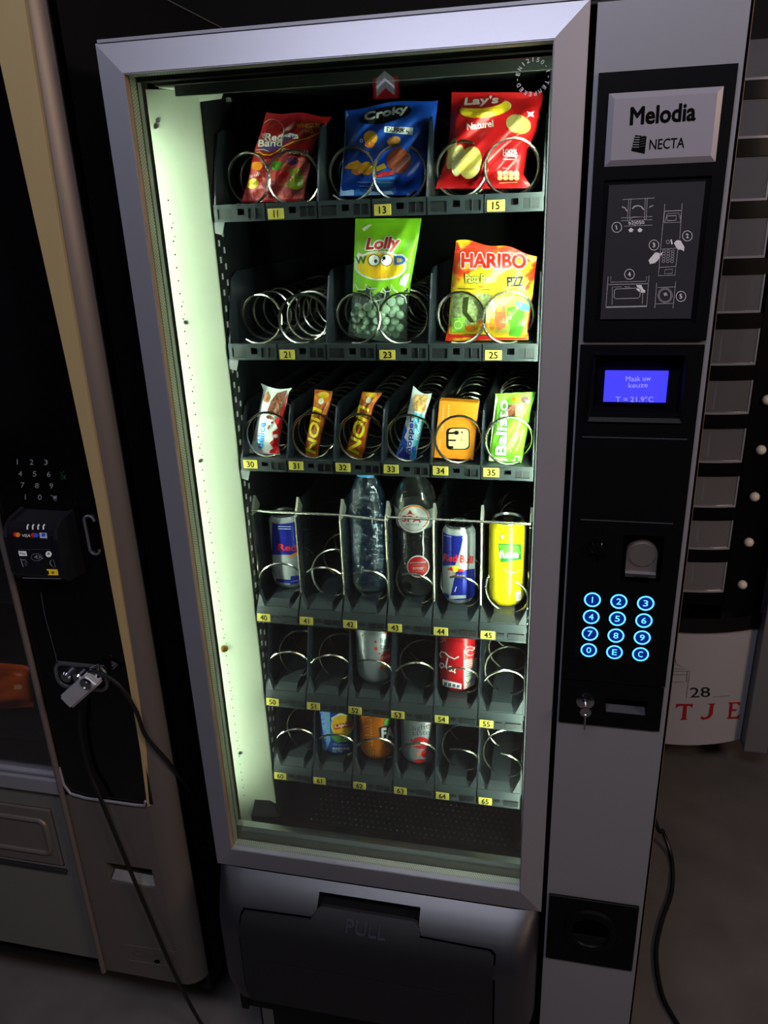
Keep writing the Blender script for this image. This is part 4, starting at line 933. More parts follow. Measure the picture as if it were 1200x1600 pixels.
# ---- cans and bottles
class Can:
    def __init__(s, name, px_mid, zb, yc, r, h, body, label, cat='can', slim=False, lidring=True):
        s.cx = YP(px_mid[0], px_mid[1], yc)[0]; s.cy = yc; s.r = r; s.zb = zb; s.h = h
        s.t = thing(name, (s.cx, yc, zb), label, cat, GD)
        nk = .010 if slim else .013
        prof = [(r * .55, .004), (r * .72, .0), (r * .80, .0012), (r * .97, .010), (r, .014), (r, h - .016), (r * .985, h - .013), (r - nk * .55, h - .004)]
        q = MB(); q.lathe([(a, b + zb) for a, b in prof], (s.cx, yc, 0), 40); q.build('can_body', body, s.t, True)
        rl = r - nk * .55
        q = MB(); q.lathe([(rl, h - .004 + zb), (rl + .0008, h - .001 + zb), (rl - .0003, h + zb), (rl - .0022, h - .0005 + zb), (rl - .0035, h - .005 + zb), (.002, h - .0048 + zb)], (s.cx, yc, 0), 40); q.build('can_lid', M_alu, s.t, True)
        q = MB(); q.box(s.cx - .0065, s.cx + .0065, yc - .012, yc + .008, zb + h - .0046, zb + h - .0030, 0, .0006, 1); q.build('pull_tab', M_chrome, s.t)
    def onto(s, u, v, off):
        d = ray(u, v); ox, oy = CAM[0] - s.cx, CAM[1] - s.cy; a = d[0] ** 2 + d[1] ** 2; b = 2 * (ox * d[0] + oy * d[1]); c = ox * ox + oy * oy - s.r ** 2
        D = b * b - 4 * a * c; t = (-b - math.sqrt(max(D, 0))) / (2 * a); P = CAM + d * t; e = np.array((P[0] - s.cx, P[1] - s.cy)); e = e / np.linalg.norm(e)
        z = min(s.zb + s.h - .012, max(s.zb + .010, P[2])); return (s.cx + e[0] * (s.r + off), s.cy + e[1] * (s.r + off), z)
    def printer(s, cut=3.): return Print(s.onto, cut=cut, base=.0003, step=.00015)
C_blue = mat('can_blue', (34, 44, 160), .22, .45); C_silver = mat('can_silver', (200, 204, 206), .3, .45); C_red = mat('can_red', (206, 26, 36), .25, .35)
c = crop(385, 780, 7.5)
K = Can('drink_can', (448, 850), 1.032, .172, .0265, .135, C_silver, 'slim energy drink can, blue above and silver below, over price label 40', slim=True)
p = K.printer(); p.poly(c((300, 225), (640, 225), (640, 650), (300, 650)), C_blue, 0)
p.text('Red', *c((375, 600), (580, 605)), 10, I_r, 2, .05); p.poly(c((480, 680), (520, 650), (600, 610), (620, 640), (560, 670)), I_o, 2)
for y in (318, 345): p.stroke(c((370, y), (520, y + 3)), .7, I_w, 2)
p.poly(c((345, 930), (520, 945), (520, 985), (350, 970)), C_blue, 1); p.poly(c((520, 900), (620, 890), (620, 1030), (510, 1030)), C_blue, 1); p.stroke(c((520, 965), (610, 950)), 1.2, C_silver, 2); p.build('printed_design', K.t)
c = crop(675, 790, 7.442)
K = Can('drink_can', (717, 880), 1.032, .160, .0265, .135, C_silver, 'slim energy drink can in slanted blue and silver blocks, over price label 44', slim=True)
p = K.printer(); p.poly(c((130, 300), (375, 310), (330, 520), (270, 690), (130, 700)), C_blue, 0); p.poly(c((280, 760), (520, 730), (500, 1150), (190, 1150), (240, 950)), C_blue, 0)
p.text('Red Bull', *c((135, 640), (465, 670)), 11, I_r, 2, .05); p.ell(*c((270, 735)), 6, 5, I_y, 1); p.poly(c((175, 740), (230, 710), (250, 760), (200, 750)), I_r, 2); p.poly(c((290, 740), (350, 735), (380, 765), (310, 770)), I_r, 2)
p.poly(c((140, 1010), (200, 1035), (200, 1085), (150, 1060)), C_blue, 1); p.poly(c((200, 1045), (395, 1040), (395, 1075), (205, 1085)), C_silver, 1); p.stroke(c((140, 345), (230, 365)), .7, C_silver, 1)
for k in range(3): p.stroke(c((340 + k * 8, 560 - k * 90), (385, 520 - k * 90)), 2.6, ink('pale_teal', (176, 198, 190)), 1)
for k, ch in enumerate('ENERGY'): p.text(ch, *c((195 + k * 32, 800 + k * 6), (215 + k * 32, 802 + k * 6)), 3.2, I_pk if k < 3 else I_w, 2)
p.stroke(c((265, 1000), (285, 940)), 1., I_w, 2); p.build('printed_design', K.t)
K = Can('drink_can', (792, 880), 1.032, .165, .0292, .146, mat('can_yellow', (238, 214, 20), .25, .2), 'tall yellow lemon iced tea can above price label 45', slim=True)
p = K.printer(); p.poly(c((770, 440), (1035, 450), (1040, 625), (800, 662)), I_dg, 0); p.poly(c((775, 455), (1000, 460), (1030, 560), (840, 600)), I_g, 1)
p.text('fuze', *c((785, 605), (1000, 605)), 11, I_w, 3, .05); p.ring(*c((845, 370)), 6.5, 6, .8, I_k, 1); p.ell(*c((820, 360)), 2.6, 3, I_w, 1)
p.text('SPARKLING', *c((780, 885), (1000, 880)), 3.6, I_o, 1, .01); p.text('LEMON', *c((780, 925), (905, 925)), 3.6, I_o, 1, .01); p.text('BLACK TEA', *c((785, 962), (980, 965)), 3.2, I_o, 1)
p.text('RECYCLE ME', *c((712, 1085), (715, 840)), 3., I_dg, 1); p.ring(*c((930, 720)), 13, 8, .6, I_w, 1, a0=.3, a1=3.); p.poly(c((965, 1000), (1030, 990), (1030, 1100), (970, 1105)), I_w, 1)
for k in range(5): p.stroke(c((975 + k * 11, 1020), (975 + k * 11, 1090)), .6, I_k, 2)
p.build('printed_design', K.t)
c = crop(400, 965, 5.4545)
def light_can(pm, zb, yc, label):
    K = Can('drink_can', pm, zb, yc, .0330, .1155, mat('can_steel', (176, 182, 190), .30, .5), label); return K
K = light_can((587, 1030), .866, .160, 'silver light cola can turned sideways over price label 52, above the orange can'); p = K.printer()
p.ell(*c((1098, 100)), 10, 7.5, I_r, 1); p.ell(*c((885, 78)), 4, 5, I_r, 1)
p.text('light', *c((1060, 225), (1190, 215)), 9, ink('slate', (80, 88, 100)), 1); p.text('taste', *c((1055, 270), (1190, 262)), 7, ink('slate'), 1)
p.poly(c((1060, 340), (1090, 290), (1150, 275), (1150, 370), (1120, 400), (1075, 385)), I_r, 1); p.text('Cola', *c((1075, 360), (1140, 330)), 4.5, I_w, 2); p.poly(c((1060, 410), (1110, 390), (1100, 440), (1060, 440)), I_o, 1)
for x, y, r in ((1018, 205, 2), (1022, 264, 2.8), (1050, 306, 1.6), (910, 150, 1.8)): p.ell(*c((x, y)), r, r, I_r, 1, n=12)
p.build('printed_design', K.t)
c = crop(600, 1090, 5.217)
K = light_can((655, 1150), .7035, .160, 'silver light cola can standing next to the orange soda can, price label 63'); p = K.printer()
p.ell(*c((292, 165)), 9.5, 6.5, I_r, 1); p.text('new', *c((272, 190), (312, 190)), 3, I_w, 2); p.text('light', *c((240, 285), (368, 262)), 10, ink('slate'), 1); p.text('taste', *c((230, 308), (370, 300)), 6, ink('slate'), 1)
p.ell(*c((300, 368)), 13, 9.5, I_r, 1); p.text('Coca-Cola', *c((240, 392), (355, 380)), 5.5, I_w, 2, .005, .3); p.ell(*c((330, 455)), 5, 6, I_r, 1, .6); p.ell(*c((285, 457)), 2.8, 2.8, ink('peach_dot', (236, 140, 110)), 1); p.ell(*c((295, 525)), 10, 5, I_r, 1)
for x, y, r in ((225, 345, 1.6), (360, 225, 1.6), (215, 400, 1.4), (375, 335, 1.5)): p.ell(*c((x, y)), r, r, I_r, 1, n=10)
p.build('printed_design', K.t)
c = crop(600, 970, 5.217)
K = Can('drink_can', (716, 1040), .866, .160, .0330, .1155, C_red, 'red cola can with white script above price label 54'); p = K.printer()
p.poly(c((650, 235), (760, 200), (755, 400), (735, 520), (650, 560)), ink('soft_white', (222, 226, 220)), 0); p.poly(c((652, 235), (760, 190), (755, 300), (655, 320)), I_r, 1)
p.ring(*c((700, 245)), 8, 7, .8, I_w, 2); p.stroke(c((660, 265), (690, 235), (720, 240), (755, 200)), 1.2, I_w, 2)
for k in range(8): p.stroke(c((660, 335 + k * 17), (745, 310 + k * 17)), 1.2, I_r if k < 4 else ink('slate'), 2)
for st in ([(470, 300), (455, 275), (470, 250), (500, 260), (530, 290), (575, 310), (610, 290)], [(485, 350), (462, 345), (455, 365), (470, 385), (490, 370), (485, 350)], [(500, 380), (512, 350), (520, 300), (512, 330), (508, 370), (520, 395)], [(555, 375), (535, 370), (525, 390), (540, 412), (556, 392), (552, 410), (572, 415), (582, 385)]):
    p.stroke(c(*st), 2., I_w, 1)
p.ell(*c((578, 420)), 1.5, 1.5, I_w, 1, n=8); p.text('TASTE', *c((470, 158), (540, 140)), 3, I_w, 1); p.text('LIFE', *c((462, 178), (510, 165)), 3, I_w, 1)
p.poly(c((480, 475), (632, 515), (628, 555), (480, 530)), I_w, 1)
for k in range(4): p.rect(*c((490 + k * 34, 500 + k * 7)), *c((515 + k * 34, 530 + k * 5)), ink('slate'), 2)
p.stroke(c((655, 480), (680, 510), (715, 470)), 1.4, I_r, 2); p.text('Coca', *c((655, 550), (700, 535)), 3.5, I_r, 2); p.build('printed_design', K.t)
c = crop(410, 1080, 5.4545)
K = Can('drink_can', (527, 1140), .7035, .160, .0330, .1155, mat('can_royal', (30, 76, 180), .25, .3), 'blue lemon iced tea can with yellow oval above price label 61'); p = K.printer()
p.poly(c((498, 90), (575, 100), (580, 420), (540, 520), (510, 480)), ink('ice_blue', (110, 160, 215)), 0); p.text('ICE TEA', *c((548, 440), (522, 150)), 6, I_b, 1)
p.poly(c((580, 250), (690, 180), (760, 170), (760, 420), (640, 440), (590, 400)), ink('tea_green', (84, 150, 60)), 0); p.poly(c((585, 225), (690, 170), (690, 195), (590, 250)), I_w, 1)
p.ell(*c((680, 290)), 17.5, 17, I_w, 1, n=28); p.ell(*c((680, 290)), 16.5, 16, ink('sun', (246, 190, 20)), 2, n=28); p.poly(c((610, 285), (770, 255), (770, 300), (615, 325)), I_r, 3); p.text('Lipton', *c((622, 318), (785, 288)), 5.8, I_w, 4, .05)
p.text('Original', *c((600, 465), (720, 470)), 4.2, ink('slate2', (150, 180, 220)), 1, 0, .2); p.text('SPARKLING', *c((598, 500), (740, 498)), 4, I_w, 1, .015); p.text('ICE TEA', *c((600, 517), (680, 518)), 2.4, I_w, 1); p.stroke(c((602, 528), (660, 530)), .6, I_w, 1)
p.ring(*c((705, 410)), 2.4, 2.6, .9, I_w, 2); p.build('printed_design', K.t)
K = Can('drink_can', (590, 1145), .7035, .160, .0330, .1155, mat('can_orange', (240, 130, 14), .25, .25), 'orange soda can with blue white lettering above price label 62'); p = K.printer()
p.poly(c((990, 310), (1120, 270), (1130, 400), (1010, 425)), I_n, 1); p.text('FANTA', *c((1020, 405), (1300, 370)), 16, I_w, 2, .06, .1); p.ell(*c((1080, 255)), 9, 5, I_g, 2, -.5); p.ell(*c((1080, 255)), 10, 6, I_dg, 1, -.5)
p.poly(c((1040, 420), (1090, 405), (1085, 440), (1040, 440)), ink('tea_green'), 1); p.text('FANTASTICO', *c((945, 460), (930, 230)), 3.2, ink('peach'), 1)
for k in range(9): p.stroke(c((872 + (k % 3) * 14, 220 + k * 26), (912, 215 + k * 26)), .8, ink('peach'), 1)
p.rect(*c((938, 495)), *c((958, 550)), I_k, 1); p.rect(*c((942, 500)), *c((954, 545)), I_o, 2); p.build('printed_design', K.t)
# water bottle
zb = 1.032; yc = .178; cx_ = YP(577, 850, yc)[0]
T = thing('water_bottle', (cx_, yc, zb), 'clear ribbed plastic water bottle with light blue cap above price label 42', 'bottle', GD)
pr_ = [(.012, .004), (.022, .0), (.029, .006), (.0315, .016)]
for k in range(5): z = .024 + k * .0125; pr_ += [(.0318, z), (.0305, z + .0045), (.0318, z + .009)]
pr_ += [(.0318, .090), (.0298, .096), (.0318, .102), (.0322, .120), (.0310, .126), (.0325, .132), (.0330, .146), (.0322, .154), (.0290, .168), (.0215, .188), (.0145, .202), (.0135, .210)]
pet = clear('blue_pet', (.80, .90, .99), .20, .07, body=.05, bodycol=(110, 170, 235), edge=.95, bump=1., bscale=150)
q = MB(); q.lathe([(a, b + zb) for a, b in pr_], (cx_, yc, 0), 40); q.build('bottle_body', pet, T, True, 1.2)
q = MB(); q.lathe([(a * .93, min(b, .158) + zb + .001) for a, b in pr_ if b < .16], (cx_, yc, 0), 32); q.build('water', clear('water', (.86, .93, .98), .03, .02, edge=.25, bump=.3, bscale=60), T, True, 1.2)
q = MB(); q.lathe([(.0152, .2035 + zb), (.0158, .206 + zb), (.0158, .218 + zb), (.0150, .2205 + zb), (.003, .2208 + zb)], (cx_, yc, 0), 32); q.build('bottle_cap', mat('cap_blue', (60, 170, 235), .35), T, True)
# sparkling water bottle with oval label
yc = .178; cx_ = YP(650, 850, yc)[0]
T = thing('water_bottle', (cx_, yc, zb), 'clear dark sparkling water bottle with oval white and red stickers above price label 43', 'bottle', GD)
pr_ = [(.010, .006), (.020, .0), (.0275, .003), (.0305, .012), (.0300, .040), (.0300, .090), (.0315, .125), (.0338, .148), (.0342, .160), (.0330, .172), (.0285, .187), (.0210, .198), (.0140, .205), (.0125, .210), (.0125, .214)]
clr = clear('clear_pet', (.88, .90, .90), .14, .05, body=.02, edge=.9, bump=.3, bscale=45)
q = MB(); q.lathe([(a, b + zb) for a, b in pr_], (cx_, yc, 0), 40); bt = q.build('bottle_body', clr, T, True, 1.2)
q = MB(); q.lathe([(.0310, .123 + zb), (.0317, .1255 + zb), (.0338, .1475 + zb), (.0343, .1565 + zb)], (cx_, yc, 0), 40); q.bm.faces.ensure_lookup_table()
for f in [f for f in q.bm.faces if len(f.verts) > 4]: q.bm.faces.remove(f)
q.build('foam_band', clear('milky_band', (.6, .62, .6), .06, .2, body=.55, bodycol=(170, 176, 166), edge=.3), T, True)
q = MB(); q.lathe([(.0140, .2105 + zb), (.0145, .213 + zb), (.0145, .2235 + zb), (.003, .2240 + zb)], (cx_, yc, 0), 24); q.build('bottle_cap', mat('cap_red', (190, 40, 40), .35), T, True)
class BotMap(Can):
    def __init__(s): s.cx, s.cy, s.r, s.zb, s.h = cx_, yc, .0332, zb, .21
K = BotMap(); c = crop(525, 735, 6.4); p = K.printer(); p.base = .0018
p.ell(*c((780, 480)), 23.5, 22, I_w, 0, .1, 30); p.ring(*c((780, 470)), 21, 18.5, 2.2, I_o, 1, a0=-2.6, a1=.9); p.ring(*c((780, 470)), 20.5, 20, .8, ink('rust', (200, 90, 40)), 1, a0=.9, a1=3.7)
p.text('SPA', *c((665, 505), (845, 515)), 9, I_r, 2, .05); p.poly(c((720, 430), (745, 390), (765, 425), (795, 440), (745, 432), (705, 440)), I_r, 2); p.text('INTENSE', *c((705, 545), (830, 548)), 2.8, ink('slate'), 2); p.build('oval_label', T)
K.r = .0302; p = K.printer(); p.base = .0012
p.ell(*c((822, 958)), 17, 17.3, I_w, 0, 0, 28); p.ell(*c((820, 958)), 15.5, 15.5, I_r, 1, 0, 28); p.text('INTENSÉMENT', *c((742, 928), (895, 922)), 2.8, I_w, 2, .01); p.text('INTENS', *c((770, 990), (865, 988)), 2.8, I_w, 2, .01)
p.text('pétillant', *c((770, 952), (870, 950)), 2.4, ink('pale_red', (240, 170, 160)), 2); p.stroke(c((760, 966), (880, 966)), .4, I_w, 2); p.text('bruisend', *c((765, 1012), (875, 1010)), 2.4, ink('pale_red'), 2); p.build('round_sticker', T)

# ================================================================== LEFT VENDING MACHINE
LM = thing('vending_machine', (-.55, .42, 0), 'tan and grey vending machine with black keypad panel, card reader and padlock', 'vending machine')
ZT = 1.955
M_pillar = mat('pillar_champagne', (100, 93, 88), .42, .4, noise=.06, nscale=900)
M_lgrey = mat('door_grey', (106, 104, 100), .5, .3, noise=.06, nscale=900)
q = MB(); q.box(-.082, -.0725, .03, .85, .16, ZT); q.box(-1.02, -1.01, .03, .85, .16, ZT); q.box(-1.01, -.082, .84, .85, .16, ZT); q.box(-1.01, -.082, .03, .84, ZT - .01, ZT); q.box(-1.01, -.082, .03, .84, .16, .17)
q.build('cabinet', M_blkm, LM)
q = MB(); q.box(-.0732, -.0718, .33, .80, ZT - .0006, ZT + .0008); q.build('roof_edge_glint', mat('lit_edge', (150, 150, 150), .4, .5), LM)  # pale strip paints the light caught along the roof edge
for x in (-.13, -.96):
    for y in (.36, .75):
        q = MB(); q.lathe([(.022, 0), (.022, .012), (.009, .016), (.009, .16)], (x, y, 0), 14); q.build('foot', M_blk, LM, True)
# lower part of the right pillar, with its refund recess
q = MB(); holed_panel(-.2855, -.1185, .205, .656, 0, [(-.231, -.136, .455, .503, .028)], .028, m=q)
q.poly([(-.2855, 0, .205), (-.1185, 0, .205), (-.1185, .04, .205), (-.2855, .04, .205)]); q.poly([(-.2855, 0, .205), (-.2855, 0, .656), (-.2855, .04, .656), (-.2855, .04, .205)])
pl_ = q.build('pillar_base', M_pillar, LM)
q = MB(); q.prism([(-.229, .004, .456), (-.138, .004, .452), (-.138, .020, .462), (-.229, .020, .466)], (0, 0, .002)); q.build('refund_scoop', M_lgrey, pl_)
q = MB(); FL = [(-.1185, 0), (-.105, .0015), (-.093, .006), (-.083, .014), (-.0765, .023), (-.0725, .033), (-.0725, .05)]
n0 = len(FL)
va = [q.bm.verts.new((x, y, .205)) for x, y in FL]; vb = [q.bm.verts.new((x, y, ZT)) for x, y in FL]
for k in range(n0 - 1): q._f([va[k], va[k + 1], vb[k + 1], vb[k]])
q.build('pillar_flank', M_pillar, LM, True, 1.3)
q = MB(); TZ = [(.657, -.1195, -.1125), (.78, -.113, -.102), (.94, -.1105, -.098), (1.24, -.1110, -.0938), (1.45, -.117, -.0935), (1.65, -.125, -.090), (1.82, -.1315, -.086), (ZT, -.139, -.082)]
sec = []
for z_, a_, b_ in TZ: sec.append([q.bm.verts.new(p) for p in ((a_, .006, z_), (a_, -.002, z_), (a_ + .002, -.0042, z_), (b_ - .001, .0020, z_), (b_, .006, z_))])
for a_, b_ in zip(sec, sec[1:]):
    for k in range(5): q._f([a_[k], a_[(k + 1) % 5], b_[(k + 1) % 5], b_[k]])
q._f(sec[0]); q._f(sec[-1][::-1]); q.build('pillar_trim', mat('trim_reflection', (176, 156, 112), .25, .4), LM)  # brighter yellow tint paints the reflected light on this bevel
q = MB(); q.tube([(-.2885, -.004, .205), (-.2885, -.004, .62), (-.2870, -.005, .75), (-.2870, -.005, ZT)], .0055, 10); q.build('pillar_edge', mat('edge_bronze', (116, 106, 100), .35, .5), LM, True)
q = MB(); q.box(-.2835, -.1085, -.001, .03, .662, ZT); fa = q.build('fascia', M_blkg, LM)
q = MB(); q.tube([(-.283, -.002, .72), (-.281, -.003, .682), (-.270, -.004, .664), (-.24, -.004, .6585), (-.14, -.004, .6585), (-.123, -.004, .6600), (-.1195, -.004, .670)], .0026, 8); q.build('fascia_lip', M_grey, LM, True)
# keypad digits
KG = mat('keypad_legend', (120, 120, 126), .5); KGn = mat('keypad_green', (24, 66, 30), .5)
pr = Print(on_plane(-.001), base=.0004); c = crop(0, 700, 6.954)
for t_, (x, y) in zip('123456789i0', ((190, 150), (342, 153), (498, 155), (220, 278), (375, 280), (528, 285), (245, 402), (400, 408), (557, 412), (278, 530), (432, 535))):
    a, b = c((x - (5 if t_ in '1i' else 17), y + 28), (x + (5 if t_ in '1i' else 21), y + 28)); pr.text(t_, a, b, 8.2, KG, bold=.012)
pr.stroke(c((548, 510), (572, 520), (592, 565), (618, 568)), .8, KG); pr.poly(c((572, 522), (620, 520), (615, 552), (588, 552)), KG); pr.text('OK', *c((662, 342), (722, 342)), 7, KGn, bold=.01); pr.stroke(c((655, 265), (672, 280), (698, 248)), 1, KGn)
pr.build('keypad', fa)
pr = Print(on_plane(-.001), base=.0005); lg = mat('panel_line', (72, 72, 78), .4)
pr.stroke([(64, 925), (70, 960), (90, 1034)], .9, lg); pr.stroke([(88, 1033), (163, 1040)], 1.8, lg); pr.build('access_door_outline', fa)
# coin slot, upright oval
q = MB(); P = []
for k in range(33):
    a = 2 * pi * k / 32; x, z = .0085 * cos(a), .0085 * sin(a) + (.0235 if sin(a) >= 0 else -.0235); P.append((-.127 + x, -.003, 1.1835 + z))
q.tube(P, .0022, 6, cap=False); q.build('coin_slot', mat('slot_grey', (96, 96, 104), .3, .5), LM, True)
# card reader: wedge shaped box
y1 = -.048; Fq = [YP(14, 817, y1), YP(80, 817, y1), YP(106, 903, y1), YP(31, 903, y1)]
RX_0, RX_1 = Fq[3][0] - .004, Fq[1][0] + .002; RZ_1, RZ_0 = Fq[0][2] - .006, Fq[2][2]
q = MB(); q.prism([(RX_0, -.001, RZ_0 - .010), (RX_0, y1 + .004, RZ_0 - .004), (RX_0, y1, RZ_0 + .002), (RX_0, y1, RZ_1 - .012), (RX_0, y1 + .003, RZ_1 - .002), (RX_0, y1 + .012, RZ_1 + .004), (RX_0, -.001, RZ_1 + .010)], (RX_1 - RX_0, 0, 0))
rd = q.build('card_reader', mat('reader_black', (16, 16, 21), .33), LM)
for sx in (RX_0 - .005, RX_1 - .001):
    q = MB(); q.prism([(sx, -.001, RZ_0 - .013), (sx, y1 + .006, RZ_0 - .008), (sx, y1 - .004, RZ_0 + .006), (sx, y1 - .004, RZ_1 - .016), (sx, y1 + .002, RZ_1 - .001), (sx, y1 + .016, RZ_1 + .008), (sx, -.001, RZ_1 + .013)], (.006, 0, 0)); q.build('reader_cheek', mat('reader_black'), rd)
pr = Print(on_plane(y1), base=.0004); c = crop(0, 700, 6.954)
for k in range(4): pr.stroke(c((300 + k * 58, 885), (298 + k * 58, 850), (312 + k * 58, 828)), 2.4, I_w)
pr.ell(*c((172, 938)), 4, 3.6, I_r); pr.ell(*c((198, 942)), 3.8, 3.6, I_o, 1); pr.text('VISA', *c((238, 966), (332, 968)), 4.6, I_w); pr.ell(*c((362, 946)), 3.8, 3.6, I_r); pr.ell(*c((395, 946)), 3.8, 3.6, I_b, 1)
pr.poly(c((428, 918), (508, 922), (516, 980), (436, 978)), mat('pale_card', (170, 180, 205), .5)); pr.ell(*c((474, 942)), 3, 2.8, I_b, 1)
pr.poly(c((200, 1118), (286, 1120), (298, 1172), (212, 1172)), I_w); pr.text('Pay', *c((222, 1162), (282, 1162)), 4.5, I_k, 1); pr.ell(*c((530, 1152)), 4.8, 4.8, I_w); pr.ell(*c((530, 1146)), 1.6, 2, KG, 1)
pr.ring(*c((400, 1185)), 8.5, 5.6, .6, KG); pr.poly(c((370, 1185), (405, 1160), (412, 1205)), KG); pr.stroke(c((420, 1160), (430, 1185), (425, 1210)), .9, KG); pr.stroke(c((430, 1175), (470, 1205)), 1.3, KG)
pr.stroke(c((225, 1200), (255, 1290)), 1.4, KG); pr.stroke(c((240, 1215), (280, 1212)), 1.2, KG); pr.ring(*c((285, 1250)), 1.4, 4, .5, KG); pr.stroke(c((550, 1220), (545, 1255), (570, 1285)), 1.4, KG); pr.stroke(c((560, 1215), (585, 1215), (605, 1295), (575, 1295)), .6, KG)
pr.poly(c((508, 1315), (626, 1318), (638, 1382), (524, 1380)), I_y); pr.text('*', *c((558, 1370), (596, 1370)), 5.5, I_k, 1, .02); pr.poly(c((512, 1330), (530, 1330), (538, 1370), (522, 1370)), I_k, 1)
pr.stroke(c((200, 1100), (550, 1103)), .5, lg); pr.stroke(c((245, 1410), (665, 1420)), .8, KG); pr.build('printed_design', rd)
# lock plate
q = MB(); P = [(x, -.004, z) for x, z in rrect(-.243, .899, -.150, .945, .016)]; q.tube(P + [P[0]], .0036, 8, cap=False); lkp = q.build('lock_surround', mat('lock_chrome', (150, 150, 156), .25, .9), LM, True)
q = MB(); q.prism([(x, -.0015, z) for x, z in rrect(-.240, .902, -.153, .942, .013)], (0, -.001, 0)); q.build('lock_plate', mat('lock_dark', (34, 34, 38), .3, .6), lkp)
for x, r in ((-.222, .010), (-.200, .009), (-.170, .011)):
    q = MB(); q.lathe([(r, -.0025), (r, -.010), (r * .7, -.013), (r * .3, -.013)], (x, 0, .922), 16, 'y'); q.build('lock_bolt', M_chrome, lkp, True)
# delivery flap and lower door, silver rail, window
q = MB(); holed_panel(-1.02, -.2925, .2246, .652, .006, [(-.640, -.3285, .466, .6105, .012)], .012, m=q)
q.poly([(-1.02, .006, .2246), (-.2925, .006, .2246), (-.2925, .04, .2246), (-1.02, .04, .2246)]); q.poly([(-1.02, .006, .652), (-.2925, .006, .652), (-.2925, .03, .652), (-1.02, .03, .652)])
q.build('lower_door', M_lgrey, LM)
q = MB(); q.box(-.637, -.3315, .0035, .016, .470, .6075, 0, .003, 2); fb = q.build('delivery_flap', mat('flap_taupe', (98, 90, 86), .42, .3), LM)
q = MB(); P = [(x, .0035, z) for x, z in rrect(-.620, .500, -.348, .580, .014)]; q.tube(P + [P[0]], .005, 8, cap=False); q.build('flap_rib', mat('flap_taupe'), fb, True)
q = MB(); q.box(-.645, -.325, -.001, .012, .4555, .4635, 0, .002, 2); q.build('flap_sill', mat('edge_black', (30, 30, 32), .35), LM)
for z0, z1, y0 in ((.657, .690, -.006), (.692, .700, -.001)):
    q = MB(); q.box(-1.02, -.2925, y0, .02, z0, z1, 0, .003, 2); q.build('window_rail', M_grey, LM)
q = MB(); q.box(-1.02, -.2925, .008, .011, .700, ZT); q.build('glass_pane', clear('dark_glass', (.88, .88, .9), .05, .0, edge=.6), LM)
q = MB(); q.box(-1.01, -.10, .60, .61, .70, ZT); q.box(-.30, -.292, .02, .60, .66, ZT); q.build('inner_wall', M_dark, LM)
for z0 in (.72, 1.02, 1.32, 1.62):
    q = MB(); q.box(-1.0, -.30, .08, .55, z0 - .02, z0); q.build('shelf', M_dark, LM)
# moulded maker's name
pr = Print(on_plane(0), base=.0006); ml = mat('moulded_name', (150, 138, 128), .4, .4)
c = crop(0, 1000, 2.667)
pr.stroke(c((522, 1268), (740, 1298)), .7, ml); pr.stroke(c((538, 1332), (735, 1362)), .7, ml); pr.text('CRANE', *c((552, 1318), (735, 1345)), 9.5, mat('moulded_shade', (98, 90, 84), .4, .4)); pr.text('CRANE', *c((550, 1317), (733, 1344)), 9.2, M_pillar, 1)  # offset darker copy paints the shade beside the raised letters
pr.ell(*c((655, 1338)), 4.6, 2.8, M_hole, 2); pr.build('moulded_name', pl_)
# orange bag behind the left window
B = Pouch('crisps_bag', [(-60, 1030), (-60, 1112)], [(46, 1040), (53, 1104)], .10, .11, .03, mat('foil_amber', (226, 96, 20), .35), 'orange snack bag behind the glass of the tan machine', 'crisps', seed=14, nu=14, nv=14)
p = B.printer(); p.rect(22, 1070, 34, 1077, ink('peach')); p.build('printed_design', B.t)
# padlock
T = thing('padlock', (-.21, -.03, .86), 'brushed steel rectangular padlock hanging from the lock plate', 'padlock')
c = crop(0, 680, 3.6364); K4 = c((330, 1492), (475, 1365), (555, 1425), (400, 1562)); yq = -.036
q = MB(); q.prism([tuple(YP(x, y, yq)) for x, y in K4], (0, .022, 0)); bmesh.ops.bevel(q.bm, geom=q.bm.edges[:], offset=.0035, segments=3, affect='EDGES'); q.build('lock_body', mat('padlock_steel', (176, 176, 180), .35, .45, noise=.1, nscale=300), T, True, .5)
P0 = YP(*c((490, 1412)), yq); q = MB(); q.lathe([(.0105, yq - .0005), (.0105, yq - .002), (.0085, yq - .003), (.0085, yq - .0015), (.004, yq - .0015), (.004, yq - .003)], (P0[0], 0, P0[2]), 24, 'y'); q.build('lock_core', M_chrome, T, True)
a, b = YP(*c((500, 1370)), -.025), YP(*c((545, 1400)), -.025); q = MB(); q.tube([(a[0], -.020, a[2] - .004), (a[0] + .004, -.018, a[2] + .012), (a[0] + .016, -.014, a[2] + .016), (b[0] + .002, -.018, b[2] + .012), (b[0], -.022, b[2])], .0035, 8); q.build('shackle', M_chrome, T, True)
